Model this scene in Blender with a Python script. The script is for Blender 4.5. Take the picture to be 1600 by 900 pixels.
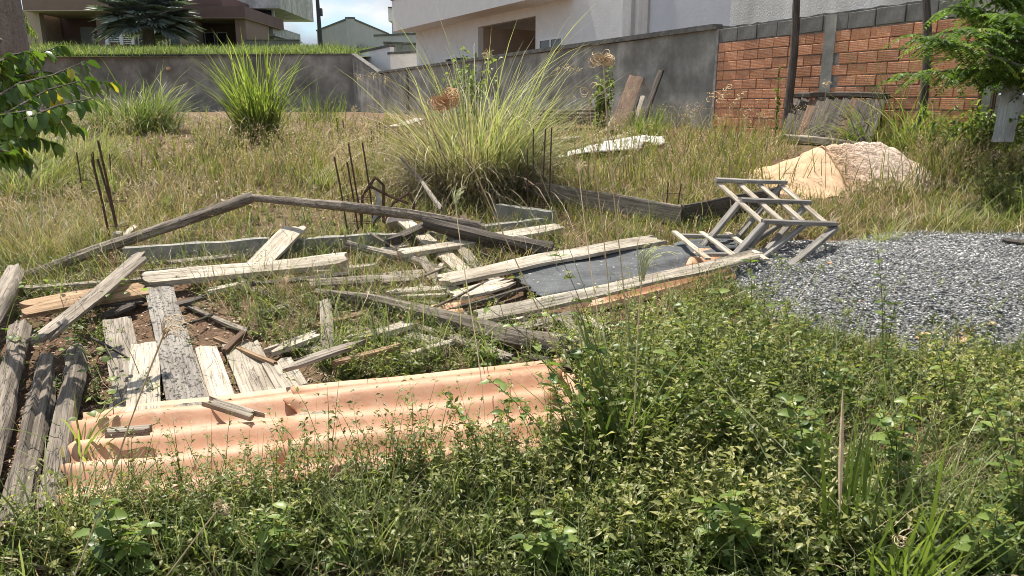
import bpy, bmesh, math, random
import numpy as np
from mathutils import Vector, Matrix, noise
random.seed(7); RS = np.random.RandomState(11)
for o in list(bpy.data.objects): bpy.data.objects.remove(o)
S = bpy.context.scene; COL = S.collection
# ---------------------------------------------------------------- camera
EYE = 1.55; F = 1156.0; PITCH = math.radians(14.1)
cd = bpy.data.cameras.new('camera'); cam = bpy.data.objects.new('camera', cd); COL.objects.link(cam)
cam.location = (0, 0, EYE); cam.rotation_euler = (math.radians(90) - PITCH, 0, 0)
cd.sensor_width = 36; cd.lens = F / 1600 * 36; cd.clip_end = 2000; cd.clip_start = .05
S.camera = cam
# ---------------------------------------------------------------- sky and sun
SUN_EL = math.radians(64); SUN_AZ = math.radians(-32)      # azimuth from +Y, towards +X
w = bpy.data.worlds.new("World"); S.world = w; w.use_nodes = True
nt = w.node_tree; nt.nodes.clear()
def wn(t, **k):
    n = nt.nodes.new(t)
    for a, b in k.items(): setattr(n, a, b)
    return n
out = wn('ShaderNodeOutputWorld'); bg = wn('ShaderNodeBackground'); bg.inputs[1].default_value = .088
sky = wn('ShaderNodeTexSky', sky_type='NISHITA', sun_disc=False, sun_elevation=SUN_EL, sun_rotation=SUN_AZ, air_density=1.0, dust_density=.6, ozone_density=1.4)
tc = wn('ShaderNodeTexCoord'); mp = wn('ShaderNodeMapping'); mp.inputs['Scale'].default_value = (2.2, 2.2, 6.5); mp.inputs['Location'].default_value = (.7, .3, .1)
n1 = wn('ShaderNodeTexNoise'); n1.inputs['Scale'].default_value = 1.9; n1.inputs['Detail'].default_value = 9; n1.inputs['Roughness'].default_value = .58
r1 = wn('ShaderNodeValToRGB'); r1.color_ramp.elements[0].position = .40; r1.color_ramp.elements[1].position = .56
n2 = wn('ShaderNodeTexNoise'); n2.inputs['Scale'].default_value = 3.4; n2.inputs['Detail'].default_value = 6
r2 = wn('ShaderNodeValToRGB'); r2.color_ramp.elements[0].position = .35; r2.color_ramp.elements[0].color = (3.6, 4.0, 4.7, 1); r2.color_ramp.elements[1].position = .62; r2.color_ramp.elements[1].color = (6.6, 6.8, 7.0, 1)
mx = wn('ShaderNodeMix', data_type='RGBA')
tint = wn('ShaderNodeMix', data_type='RGBA', blend_type='MULTIPLY'); tint.inputs[0].default_value = 1; tint.inputs[7].default_value = (.85, .95, 1.0, 1)
L = nt.links.new
L(tc.outputs['Generated'], mp.inputs[0]); L(mp.outputs[0], n1.inputs[0]); L(mp.outputs[0], n2.inputs[0])
L(n1.outputs[0], r1.inputs[0]); L(n2.outputs[0], r2.inputs[0]); L(r1.outputs[0], mx.inputs[0])
L(sky.outputs[0], tint.inputs[6]); L(tint.outputs[2], mx.inputs[6]); L(r2.outputs[0], mx.inputs[7]); L(mx.outputs[2], bg.inputs[0]); L(bg.outputs[0], out.inputs[0])
sl = bpy.data.lights.new('sun', 'SUN'); sl.energy = 5.0; sl.angle = math.radians(.5); sl.color = (1, .94, .84)
so = bpy.data.objects.new('sun', sl); COL.objects.link(so)
sd = Vector((math.sin(SUN_AZ) * math.cos(SUN_EL), math.cos(SUN_AZ) * math.cos(SUN_EL), math.sin(SUN_EL)))
so.rotation_euler = sd.to_track_quat('Z', 'Y').to_euler(); so.location = sd * 50
S.view_settings.view_transform = 'Standard'; S.view_settings.look = 'None'; S.view_settings.gamma = 1; S.view_settings.use_curve_mapping = False
S.view_settings.exposure = .76
S.render.engine = 'CYCLES'; S.cycles.filter_width = .95; S.cycles.max_bounces = 6; S.cycles.transparent_max_bounces = 8
# ---------------------------------------------------------------- terrain function and placement on it
def gz(x, y):
    x = np.asarray(x, float); y = np.asarray(y, float)
    s = np.clip((x - 1.5) / 3.0, 0, 1); s = s * s * (3 - 2 * s) * np.clip((y - 4.6) / 2.5, 0, 1)
    t = np.clip(y / (11.5 - 2.6 * s), -.3, 4)
    z = 1.13 * (t - np.log1p(np.exp(np.clip((t - 1) * 14, -50, 50))) / 14)
    return z + .018 * np.sin(x * 2.3 + y * 1.1) * np.sin(y * 1.7 - x * .6) + .012 * np.sin(x * 5.1) * np.sin(y * 4.3) 
cp, sp = math.cos(PITCH), math.sin(PITCH)
def rays(u, v):
    a = (np.asarray(u, float) - 800) / F; b = (450 - np.asarray(v, float)) / F
    return a, cp + b * sp, -sp + b * cp
def gpa(u, v, h=0.0):
    dx, dy, dz = rays(u, v)
    lo = np.full(np.shape(dx), .5); hi = np.full(np.shape(dx), 60.)
    for _ in range(36):
        k = (lo + hi) / 2
        above = EYE + dz * k > gz(dx * k, dy * k) + h
        lo = np.where(above, k, lo); hi = np.where(above, hi, k)
    k = (lo + hi) / 2
    return np.stack([dx * k, dy * k, gz(dx * k, dy * k) + h], -1)
def gpi(u, v, h=0.0): return Vector(gpa(np.array([float(u)]), np.array([float(v)]), h)[0])     # point h above the soil seen at (u, v)
def gp(u, v, h=0.0): return gpi(u, v) + Vector((0, 0, h))      # foot on the soil at (u, v), then up h
def at(u, v, Y):
    dx, dy, dz = rays(u, v); k = Y / float(dy); return Vector((float(dx) * k, Y, EYE + float(dz) * k))
def proj(P):
    P = np.asarray(P, float); x, y, z = P[..., 0], P[..., 1], P[..., 2] - EYE
    d = y * cp - z * sp; uu = y * sp + z * cp
    return 800 + F * x / d, 450 - F * uu / d
def inpoly(u, v, poly):
    r = np.zeros(np.shape(u), bool); n = len(poly)
    for i in range(n):
        x0, y0 = poly[i]; x1, y1 = poly[(i + 1) % n]
        if y0 == y1: continue
        c = ((y0 > v) != (y1 > v)) & (u < (x1 - x0) * (v - y0) / (y1 - y0) + x0); r ^= c
    return r
# ---------------------------------------------------------------- materials
def mat(name, base=(.5, .5, .5), rough=.8, metal=0):
    m = bpy.data.materials.new(name); m.use_nodes = True
    b = m.node_tree.nodes['Principled BSDF']; b.inputs['Base Color'].default_value = (*base, 1); b.inputs['Roughness'].default_value = rough; b.inputs['Metallic'].default_value = metal
    return m
def N(m, t, ins=None, **k):
    n = m.node_tree.nodes.new(t)
    for a, b in k.items(): setattr(n, a, b)
    for a, b in (ins or {}).items(): n.inputs[a].default_value = b
    return n
def K(m, a, b): m.node_tree.links.new(a, b)
def ramp(m, fac, stops):
    r = N(m, 'ShaderNodeValToRGB'); cr = r.color_ramp
    while len(cr.elements) < len(stops): cr.elements.new(.5)
    for e, (p, c) in zip(cr.elements, stops): e.position = p; e.color = (*c, 1) if len(c) == 3 else c
    K(m, fac, r.inputs[0]); return r.outputs[0]
def coords(m, scale=(1, 1, 1), src='Object'):
    t = N(m, 'ShaderNodeTexCoord'); p = N(m, 'ShaderNodeMapping'); p.inputs['Scale'].default_value = scale
    K(m, t.outputs[src], p.inputs[0]); return p.outputs[0]
def noise_tex(m, vec, scale, detail=6, rough=.6, dist=0):
    n = N(m, 'ShaderNodeTexNoise', {'Scale': scale, 'Detail': detail, 'Roughness': rough, 'Distortion': dist}); K(m, vec, n.inputs[0]); return n.outputs[0]
def mixc(m, fac, a, b, mode='MIX'):
    x = N(m, 'ShaderNodeMix', data_type='RGBA', blend_type=mode)
    for s, v in ((0, fac), (6, a), (7, b)):
        if isinstance(v, (int, float)): x.inputs[s].default_value = v
        elif isinstance(v, tuple): x.inputs[s].default_value = (*v, 1)
        else: K(m, v, x.inputs[s])
    return x.outputs[2]
def bump(m, h, strength=.4, dist=.01):
    b = N(m, 'ShaderNodeBump', {'Strength': strength, 'Distance': dist}); K(m, h, b.inputs['Height']); K(m, b.outputs[0], m.node_tree.nodes['Principled BSDF'].inputs['Normal'])
def setc(m, c): K(m, c, m.node_tree.nodes['Principled BSDF'].inputs['Base Color'])
def wood(name, c_lo, c_hi, crack=.45, spots=0., tint=None):
    m = mat(name, rough=.88); oi = N(m, 'ShaderNodeObjectInfo')
    add = N(m, 'ShaderNodeVectorMath', operation='ADD'); t = N(m, 'ShaderNodeTexCoord'); K(m, t.outputs['Object'], add.inputs[0])
    sc = N(m, 'ShaderNodeVectorMath', {1: (37., 11., 5.)}, operation='MULTIPLY'); K(m, oi.outputs['Random'], sc.inputs[0]); K(m, sc.outputs[0], add.inputs[1])
    def mp_(s):
        p = N(m, 'ShaderNodeMapping'); p.inputs['Scale'].default_value = s; K(m, add.outputs[0], p.inputs[0]); return p.outputs[0]
    g = noise_tex(m, mp_((1.6, 34, 34)), 2.2, 8, .65, .3); big = noise_tex(m, mp_((2.2, 6, 6)), 1.3, 5, .6)
    c = ramp(m, g, [(.28, c_lo), (.5, tuple((a + b) / 2 for a, b in zip(c_lo, c_hi))), (.72, c_hi)])
    st = ramp(m, big, [(.35, (.50, .46, .42)), (.6, (1, 1, 1))]); c = mixc(m, .75, c, st, 'MULTIPLY')
    ck = noise_tex(m, mp_((.9, 26, 26)), 1.5, 4, .5, .6); ckf = ramp(m, ck, [(.485, (1, 1, 1)), (.50, (.12, .1, .09)), (.515, (1, 1, 1))])
    c = mixc(m, crack, c, ckf, 'MULTIPLY')
    if spots:
        sp_ = noise_tex(m, mp_((14, 20, 20)), 3.0, 3, .6); sf = ramp(m, sp_, [(.55, (1, 1, 1)), (.60, (.16, .15, .14))]); c = mixc(m, spots, c, sf, 'MULTIPLY')
    val = N(m, 'ShaderNodeMapRange', {'From Min': 0, 'From Max': 1, 'To Min': .78, 'To Max': 1.15}); K(m, oi.outputs['Random'], val.inputs[0])
    hs = N(m, 'ShaderNodeHueSaturation'); K(m, c, hs.inputs['Color']); K(m, val.outputs[0], hs.inputs['Value']); setc(m, hs.outputs[0])
    ad = N(m, 'ShaderNodeMath', operation='MULTIPLY'); K(m, g, ad.inputs[0]); K(m, ckf, ad.inputs[1]); bump(m, ad.outputs[0], .8, .006)
    return m
M = {}
M['w_grey'] = wood('weathered_grey_wood', (.14, .115, .09), (.47, .41, .335), .85)
M['w_pale'] = wood('bleached_pale_wood', (.36, .305, .235), (.68, .61, .50), .6, .15)
M['w_tan'] = wood('fresh_tan_wood', (.26, .155, .085), (.52, .36, .22), .5)
M['w_dark'] = wood('dark_rotten_wood', (.035, .028, .022), (.15, .122, .098), .8)
M['w_spot'] = wood('speckled_grey_wood', (.20, .18, .155), (.46, .42, .37), .6, .9)
M['w_log'] = wood('weathered_log_wood', (.075, .058, .045), (.34, .285, .225), 1.)
M['w_brown'] = wood('brown_wood', (.09, .05, .03), (.26, .16, .10), .6)
M['w_white'] = wood('chalky_white_sheet', (.58, .58, .57), (.76, .76, .75), .15)
M['w_rack'] = wood('grey_rack_wood', (.17, .155, .14), (.40, .375, .34), .45)
def grain(name, lo, hi, scale=8, rough=.9, bs=.3, bd=.01, mid=None, src='Object', streak=None):
    m = mat(name, rough=rough); c = coords(m, (1, 1, 1), src); n = noise_tex(m, c, scale, 10, .65)
    col = ramp(m, n, [(.3, lo)] + ([(.5, mid)] if mid else []) + [(.7, hi)])
    if streak:
        s = noise_tex(m, coords(m, (1.6, 1.6, .22), src), streak, 7, .65); col = mixc(m, .7, col, ramp(m, s, [(.32, (.5, .48, .45)), (.62, (1, 1, 1))]), 'MULTIPLY')
    setc(m, col); f = noise_tex(m, c, scale * 7, 6, .6); bump(m, f, bs, bd); return m
M['brick'] = None
m = mat('hollow_clay_brick', rough=.9); oi = N(m, 'ShaderNodeObjectInfo'); c = coords(m)
n = noise_tex(m, c, 22, 8, .65); col = ramp(m, n, [(.3, (.42, .175, .085)), (.5, (.58, .265, .14)), (.7, (.66, .42, .29))])
mr = N(m, 'ShaderNodeMapRange', {'From Min': 0, 'From Max': 1, 'To Min': .72, 'To Max': 1.15}); K(m, oi.outputs['Random'], mr.inputs[0])
hs = N(m, 'ShaderNodeHueSaturation'); K(m, col, hs.inputs['Color']); K(m, mr.outputs[0], hs.inputs['Value']); setc(m, hs.outputs[0])
wv = N(m, 'ShaderNodeTexWave', {'Scale': 16.}, bands_direction='Z'); K(m, c, wv.inputs[0]); bump(m, wv.outputs['Fac'], .2, .003); M['brick'] = m
M['mortar'] = grain('mortar', (.20, .185, .17), (.42, .39, .36), 12)
M['block'] = grain('cement_block', (.13, .128, .12), (.23, .225, .21), 9, streak=1.6)
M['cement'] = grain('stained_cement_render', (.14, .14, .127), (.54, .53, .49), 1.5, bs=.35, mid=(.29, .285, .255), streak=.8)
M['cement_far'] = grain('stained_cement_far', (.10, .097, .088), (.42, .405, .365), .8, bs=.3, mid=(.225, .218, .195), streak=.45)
M['coping'] = grain('dark_coping', (.05, .05, .045), (.2, .19, .175), 7, streak=2)
M['roughcast'] = grain('rough_cast_render', (.54, .53, .505), (.66, .65, .625), 5, bs=.5, bd=.02, streak=.8)
M['house_white'] = grain('white_house_render', (.68, .67, .64), (.77, .76, .73), 3, bs=.35, bd=.02)
M['house_blue'] = grain('pale_grey_render', (.54, .555, .58), (.62, .63, .645), 3)
M['white_paint'] = mat('white_paint', (.78, .78, .76), .5)
M['brown_house'] = grain('brown_house_render', (.20, .135, .105), (.235, .165, .13), 1.5)
M['brown_house_dark'] = grain('maroon_house_render', (.125, .075, .068), (.155, .098, .088), 1.5)
M['beige'] = grain('beige_render', (.40, .31, .235), (.46, .36, .28), 2)
M['door_grey'] = mat('grey_door', (.23, .24, .24), .4)
M['glass'] = mat('window_glass', (.05, .065, .07), .08)
M['grey_house'] = grain('grey_house_render', (.38, .38, .375), (.46, .455, .44), 2)
M['concrete_stain'] = grain('stained_white_concrete', (.30, .30, .29), (.62, .61, .59), 2.5, streak=1.0)
M['black_metal'] = mat('black_metal', (.02, .02, .022), .5)
M['rust'] = grain('rusty_steel', (.035, .02, .014), (.12, .06, .035), 30, .85)
M['clay_roof'] = mat('clay_roof', (.55, .24, .11), .8)
def terracotta(name, lo, hi, dust):
    m = mat(name, rough=.6); c = coords(m); n = noise_tex(m, c, 3.5, 8, .6); f = noise_tex(m, c, 26, 6, .65)
    col = ramp(m, n, [(.3, lo), (.68, hi)]); d = ramp(m, f, [(.5, (0, 0, 0)), (.72, (1, 1, 1))])
    dd = N(m, 'ShaderNodeMath', {1: .35}, operation='MULTIPLY'); K(m, d, dd.inputs[0]); col = mixc(m, dd.outputs[0], col, dust)
    sm = noise_tex(m, coords(m, (1, 2.2, 1)), 7, 8, .7); col = mixc(m, .55, col, ramp(m, sm, [(.30, (.42, .33, .26)), (.46, (1, 1, 1))]), 'MULTIPLY'); setc(m, col); bump(m, f, .2, .003); return m
M['tile'] = terracotta('terracotta_sheet', (.42, .20, .105), (.54, .32, .195), (.56, .45, .33))
M['tile_old'] = terracotta('faded_terracotta', (.52, .33, .19), (.66, .47, .30), (.60, .50, .40))
M['tile_pink'] = terracotta('pinkish_tile', (.48, .36, .29), (.66, .53, .45), (.38, .35, .30))
M['white_sheet'] = terracotta('white_fibre_sheet', (.58, .57, .53), (.76, .75, .71), (.4, .4, .37))
m = mat('black_asphalt_felt', rough=.75); c = coords(m); n = noise_tex(m, c, 6, 8, .7)
col = ramp(m, n, [(.3, (.028, .031, .034)), (.7, (.10, .108, .115))]); v = noise_tex(m, c, 34, 3, .5); col = mixc(m, ramp(m, v, [(.66, (0, 0, 0)), (.72, (.7, .7, .7))]), col, (.42, .42, .38))
wv = noise_tex(m, coords(m, (1.5, 14, 4)), 2.5, 5, .6); setc(m, col); bump(m, wv, .7, .012); M['felt'] = m
m = mat('soil', rough=.95); c = coords(m); n = noise_tex(m, c, .9, 10, .65); f = noise_tex(m, c, 24, 9, .75)
col = ramp(m, n, [(.3, (.10, .065, .035)), (.5, (.17, .10, .058)), (.7, (.21, .155, .085))]); col = mixc(m, .8, col, ramp(m, f, [(.3, (.35, .3, .25)), (.7, (1.25, 1.2, 1.1))]), 'MULTIPLY'); setc(m, col); bump(m, f, .9, .03); M['soil'] = m
m = mat('bank_soil', rough=.95); c = coords(m); n = noise_tex(m, c, .6, 10, .65); setc(m, ramp(m, n, [(.3, (.06, .10, .025)), (.6, (.12, .14, .05)), (.75, (.22, .13, .085))])); M['bank'] = m
def veg(name, stops, trans=.4, rough=.55, lum=1.0):
    m = mat(name, rough=rough); t = m.node_tree; b = t.nodes['Principled BSDF']; b.inputs['Specular IOR Level'].default_value = .35
    a = N(m, 'ShaderNodeAttribute', attribute_name='tone'); col = ramp(m, a.outputs['Fac'], stops); setc(m, col)
    tr = N(m, 'ShaderNodeBsdfTranslucent'); tcol = mixc(m, 1., col, (1.3, 1.45, .7), 'MULTIPLY'); K(m, tcol, tr.inputs[0])
    mx_ = N(m, 'ShaderNodeMixShader', {0: trans}); K(m, b.outputs[0], mx_.inputs[1]); K(m, tr.outputs[0], mx_.inputs[2]); K(m, mx_.outputs[0], t.nodes['Material Output'].inputs[0]); return m
M['field'] = veg('field_grass_blades', [(0, (.055, .07, .022)), (.3, (.13, .15, .042)), (.6, (.27, .255, .095)), (1, (.50, .43, .23))])
M['straw'] = veg('dry_straw', [(0, (.17, .10, .06)), (.4, (.34, .24, .14)), (1, (.62, .51, .34))], .25)
M['seed'] = veg('pinkish_seed_heads', [(0, (.22, .12, .085)), (.5, (.42, .28, .20)), (1, (.66, .54, .42))], .3)
M['herb'] = veg('herb_leaves', [(0, (.055, .070, .020)), (.35, (.130, .155, .045)), (.7, (.255, .27, .095)), (1, (.46, .43, .19))], .42, .4)
M['lush'] = veg('lush_leaves', [(0, (.055, .09, .022)), (.5, (.14, .19, .05)), (1, (.30, .35, .12))], .45, .42)
M['lant'] = veg('toothed_leaves', [(0, (.05, .085, .022)), (.5, (.115, .175, .04)), (1, (.23, .30, .08))], .35, .4)
M['clump'] = veg('long_grass_blades', [(0, (.055, .08, .024)), (.4, (.12, .16, .05)), (.75, (.22, .255, .10)), (1, (.42, .40, .24))], .4)
M['clumpdry'] = veg('withered_blades', [(0, (.16, .12, .075)), (.6, (.34, .28, .18)), (1, (.52, .46, .33))], .3)
M['skirt'] = veg('dead_grass_skirt', [(0, (.07, .05, .035)), (.5, (.20, .155, .11)), (1, (.46, .40, .30))], .15)
M['bright'] = veg('bright_green_blades', [(0, (.065, .095, .022)), (.5, (.14, .185, .045)), (1, (.30, .33, .11))], .5)
M['glossy'] = veg('glossy_dark_leaves', [(0, (.03, .06, .014)), (.5, (.07, .13, .024)), (.8, (.16, .24, .04)), (1, (.55, .45, .07))], .32, .28)
M['feather'] = veg('feathery_leaflets', [(0, (.04, .08, .018)), (.5, (.10, .17, .032)), (1, (.22, .30, .06))], .45, .5)
M['palm'] = veg('blue_grey_palm', [(0, (.09, .11, .10)), (.6, (.19, .22, .20)), (1, (.34, .37, .33))], .15, .5)
M['bud'] = veg('yellow_green_buds', [(0, (.22, .25, .06)), (1, (.48, .42, .08))], .2)
M['stem'] = grain('plant_stem', (.07, .085, .025), (.17, .16, .06), 30)
M['bark'] = grain('grey_bark', (.12, .095, .075), (.30, .25, .21), 14, bs=.8, bd=.02, streak=4)
M['litter'] = veg('dead_leaf_litter', [(0, (.09, .05, .03)), (.5, (.26, .16, .10)), (1, (.48, .37, .27))], .05)
m = mat('gravel_stone', rough=.8); a = N(m, 'ShaderNodeAttribute', attribute_name='tone'); c = coords(m); n = noise_tex(m, c, 60, 4, .6)
col = ramp(m, a.outputs['Fac'], [(0, (.10, .10, .10)), (.4, (.22, .22, .215)), (.8, (.40, .40, .385)), (1, (.66, .65, .62))]); setc(m, mixc(m, .4, col, ramp(m, n, [(.3, (.6, .6, .6)), (.7, (1.2, 1.2, 1.2))]), 'MULTIPLY')); M['gravel'] = m
# ---------------------------------------------------------------- object helpers
def tag(o, label=None, cat=None, group=None, kind=None):
    if label: o['label'] = label
    if cat: o['category'] = cat
    if group: o['group'] = group
    if kind: o['kind'] = kind
    return o
def empty(name, loc=(0, 0, 0), rz=0, **k):
    o = bpy.data.objects.new(name, None); o.empty_display_size = .1; COL.objects.link(o); o.location = loc; o.rotation_euler = (0, 0, rz); return tag(o, **k)
def link(name, me, parent=None, mtx=None, **k):
    o = bpy.data.objects.new(name, me); COL.objects.link(o)
    if parent: o.parent = parent
    if mtx is not None: o.matrix_local = mtx
    return tag(o, **k)
def mesh(name, vs, fs, m, smooth=False):
    me = bpy.data.meshes.new(name); me.from_pydata([tuple(v) for v in vs], [], fs); me.materials.append(m)
    if smooth: me.polygons.foreach_set('use_smooth', [True] * len(me.polygons))
    me.update(); return me
class MB:
    def __init__(s): s.v = []; s.f = []
    def box(s, x0, x1, y0, y1, z0, z1):
        b = len(s.v); s.v += [(x0, y0, z0), (x1, y0, z0), (x1, y1, z0), (x0, y1, z0), (x0, y0, z1), (x1, y0, z1), (x1, y1, z1), (x0, y1, z1)]
        s.f += [(b, b + 3, b + 2, b + 1), (b + 4, b + 5, b + 6, b + 7), (b, b + 1, b + 5, b + 4), (b + 1, b + 2, b + 6, b + 5), (b + 2, b + 3, b + 7, b + 6), (b + 3, b, b + 4, b + 7)]; return s
    def prism(s, pts, y0, y1):      # polygon in x,z extruded along y
        b = len(s.v); n = len(pts); s.v += [(x, y0, z) for x, z in pts] + [(x, y1, z) for x, z in pts]
        s.f += [tuple(range(b, b + n)), tuple(range(b + 2 * n - 1, b + n - 1, -1))] + [(b + i, b + n + i, b + n + (i + 1) % n, b + (i + 1) % n) for i in range(n)]; return s
    def tube(s, pts, rad, n=6):
        pts = [Vector(p) for p in pts]; b = len(s.v)
        if not isinstance(rad, (list, tuple)): rad = [rad] * len(pts)
        for i, p in enumerate(pts):
            d = (pts[min(i + 1, len(pts) - 1)] - pts[max(i - 1, 0)]); d = d.normalized() if d.length > 1e-9 else Vector((0, 0, 1))
            a = d.cross(Vector((0, 0, 1)) if abs(d.z) < .9 else Vector((1, 0, 0))).normalized(); c = d.cross(a)
            for k in range(n):
                t = 2 * math.pi * k / n; s.v.append(tuple(p + (a * math.cos(t) + c * math.sin(t)) * rad[min(i, len(rad) - 1)]))
        for i in range(len(pts) - 1):
            for k in range(n): s.f.append((b + i * n + k, b + i * n + (k + 1) % n, b + (i + 1) * n + (k + 1) % n, b + (i + 1) * n + k))
        s.f += [tuple(range(b + n - 1, b - 1, -1)), tuple(range(b + (len(pts) - 1) * n, b + len(pts) * n))]; return s
    def obj(s, name, m, parent=None, mtx=None, smooth=False, **k): return link(name, mesh(name, s.v, s.f, m, smooth), parent, mtx, **k)
def bevel(o, w=.01, seg=1):
    bm = bmesh.new(); bm.from_mesh(o.data); bmesh.ops.bevel(bm, geom=bm.edges[:], offset=w, segments=seg, affect='EDGES', clamp_overlap=True); bm.to_mesh(o.data); bm.free(); return o
class VG:       # vectorised foliage mesh with a tone per vertex
    def __init__(s): s.v = []; s.f = []; s.t = []; s.n = 0
    def add(s, v, f, t): s.v.append(v); s.f.append(f + s.n); s.t.append(t); s.n += len(v)
    def mesh(s, name, m):
        v = np.concatenate(s.v).astype(np.float32); f = np.concatenate(s.f).astype(np.int32); t = np.clip(np.concatenate(s.t), 0, 1).astype(np.float32)
        me = bpy.data.meshes.new(name); me.vertices.add(len(v)); me.vertices.foreach_set('co', v.ravel()); me.loops.add(f.size); me.loops.foreach_set('vertex_index', f.ravel())
        me.polygons.add(len(f)); me.polygons.foreach_set('loop_start', np.arange(0, f.size, 3, dtype=np.int32)); me.polygons.foreach_set('loop_total', np.full(len(f), 3, np.int32))
        a = me.attributes.new('tone', 'FLOAT', 'POINT'); a.data.foreach_set('value', t); me.materials.append(m); me.update(calc_edges=True); me.validate(); return me
    def obj(s, name, m, parent=None, mtx=None, **k): return link(name, s.mesh(name, m), parent, mtx, **k)
def U(a, b, n): return RS.uniform(a, b, n)
def ribbons(vg, base, phi, th, bend, Ln, W, K_=4, tone=None, twist=None, wob=0.):
    n = len(base); phi = phi * np.ones(n); th = th * np.ones(n); bend = bend * np.ones(n); Ln = Ln * np.ones(n); W = W * np.ones(n)
    tone = RS.rand(n) if tone is None else tone; P = [base]; side = phi + np.pi / 2 + (RS.uniform(-.9, .9, n) if twist is None else twist)
    for k in range(K_):
        a = th - bend * ((k + .5) / K_) ** 1.3; ph = phi + wob * RS.uniform(-1, 1, n)
        P.append(P[-1] + (Ln / K_)[:, None] * np.stack([np.cos(a) * np.cos(ph), np.cos(a) * np.sin(ph), np.sin(a)], 1))
    sv = np.stack([np.cos(side), np.sin(side), np.zeros(n)], 1); V = []
    prof = [.75] + [1.0 - .75 * ((k + 1) / K_) ** 2 for k in range(K_ - 1)]
    for k in range(K_): V += [P[k] - sv * (W * prof[k] / 2)[:, None], P[k] + sv * (W * prof[k] / 2)[:, None]]
    V.append(P[K_]); m_ = len(V); V = np.stack(V, 1).reshape(-1, 3); fs = []
    for k in range(K_ - 1): fs += [(2 * k, 2 * k + 1, 2 * k + 3), (2 * k, 2 * k + 3, 2 * k + 2)]
    fs.append((2 * K_ - 2, 2 * K_ - 1, 2 * K_)); fs = np.array(fs)
    Fc = (np.arange(n)[:, None, None] * m_ + fs[None]).reshape(-1, 3)
    grad = np.linspace(-.06, .10, m_)[None]; vg.add(V, Fc, (tone[:, None] + grad).ravel()); return P
def unit(a): return a / (np.linalg.norm(a, axis=-1, keepdims=True) + 1e-9)
def leaves(vg, base, d, Ln, W, tone=None, fold=.25, droop=.2):
    n = len(base); Ln = Ln * np.ones(n); W = W * np.ones(n); tone = RS.rand(n) if tone is None else tone
    d = unit(d); up = np.tile(np.array([0, 0, 1.]), (n, 1)) + RS.normal(0, .35, (n, 3)); s = unit(np.cross(d, up)); up = np.cross(s, d)
    m_ = base + d * (Ln * .5)[:, None]; e = (W / 2)[:, None]
    l = base + d * (Ln * .42)[:, None] + s * e + up * e * fold * 2; r = base + d * (Ln * .42)[:, None] - s * e + up * e * fold * 2
    tip = base + d * Ln[:, None]; tip[:, 2] -= droop * Ln
    V = np.stack([base, l, m_, r, tip], 1).reshape(-1, 3); fs = np.array([(0, 2, 1), (0, 3, 2), (1, 2, 4), (2, 3, 4)])
    vg.add(V, (np.arange(n)[:, None, None] * 5 + fs[None]).reshape(-1, 3), np.repeat(tone, 5))
def herbs(vg, sg, base, H, nst, nlf, LL, LW, spread=.5, tone=None, droop=.3):
    n = len(base); B = np.repeat(base, nst, 0); h = np.repeat(H * np.ones(n), nst) * U(.55, 1.1, n * nst); N_ = len(B)
    tone = np.repeat(RS.rand(n) * .5 if tone is None else tone, nst); phi = U(0, 2 * np.pi, N_); th = np.pi / 2 - U(0, spread, N_) * 1.3
    P = ribbons(sg, B, phi, th, U(-.1, .5, N_), h, .0035, 3, tone * .3, wob=.3); P = np.stack(P, 1)
    ts = U(.12, 1.0, (N_, nlf)); ts = np.sort(ts, 1); seg = np.minimum((ts * 3).astype(int), 2); fr = ts * 3 - seg; idx = np.arange(N_)[:, None]
    q = P[idx, seg] * (1 - fr[..., None]) + P[idx, seg + 1] * fr[..., None]; q = q.reshape(-1, 3); m_ = len(q)
    a = U(0, 2 * np.pi, m_); el = U(-.25, .75, m_); d = np.stack([np.cos(a) * np.cos(el), np.sin(a) * np.cos(el), np.sin(el)], 1)
    sz = (1.15 - .55 * ts.ravel()) * U(.6, 1.25, m_)
    leaves(vg, q, d, LL * sz, LW * sz, np.repeat(tone, nlf) + U(-.1, .5, m_) * .8, .3, U(-.1, droop, m_))
# ---------------------------------------------------------------- ground
xs = np.concatenate([np.linspace(-400, -26, 12), np.linspace(-24, 24, 161), np.linspace(26, 400, 12)]); ys = np.concatenate([np.linspace(-60, -1, 8), np.linspace(0, 14, 141), np.linspace(14.5, 36, 40), np.linspace(40, 900, 16)])
XX, YY = np.meshgrid(xs, ys); ZZ = gz(XX, YY); ZZ += np.where((YY < 14) & (YY > 0), RS.normal(0, .006, ZZ.shape), 0)
nx = len(xs); fs = [(j * nx + i, j * nx + i + 1, (j + 1) * nx + i + 1, (j + 1) * nx + i) for j in range(len(ys) - 1) for i in range(nx - 1)]
link('ground', mesh('ground', np.stack([XX, YY, ZZ], -1).reshape(-1, 3), fs, M['soil'], True), kind='structure')
P1 = at(1115, 160, 11.9); P1.z = 0; C0 = at(554, 160, 34.); C0.z = 0; TOP = 2.63; BTOP = 3.62
# bank above the rear wall
bx = np.linspace(-90, -1.5, 70); by = np.linspace(34.16, 90, 50); BX, BY = np.meshgrid(bx, by)
BX = np.minimum(BX, -6.9 + (BY - 34) * -.02 + np.maximum(0, BX + 6.9) * 1.0)
def bankz(x, y): return 3.50 + 1.30 * np.clip((np.asarray(y, float) - 34.2) / 15, 0, 1) + .10 * np.sin(np.asarray(x) * .9) * np.clip((np.asarray(y) - 35) / 4, 0, 1)
n_ = len(bx); fs = [(j * n_ + i, j * n_ + i + 1, (j + 1) * n_ + i + 1, (j + 1) * n_ + i) for j in range(len(by) - 1) for i in range(n_ - 1)]
link('grass_bank', mesh('grass_bank', np.stack([BX, BY, bankz(BX, BY)], -1).reshape(-1, 3), fs, M['bank'], True), kind='structure')
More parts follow.
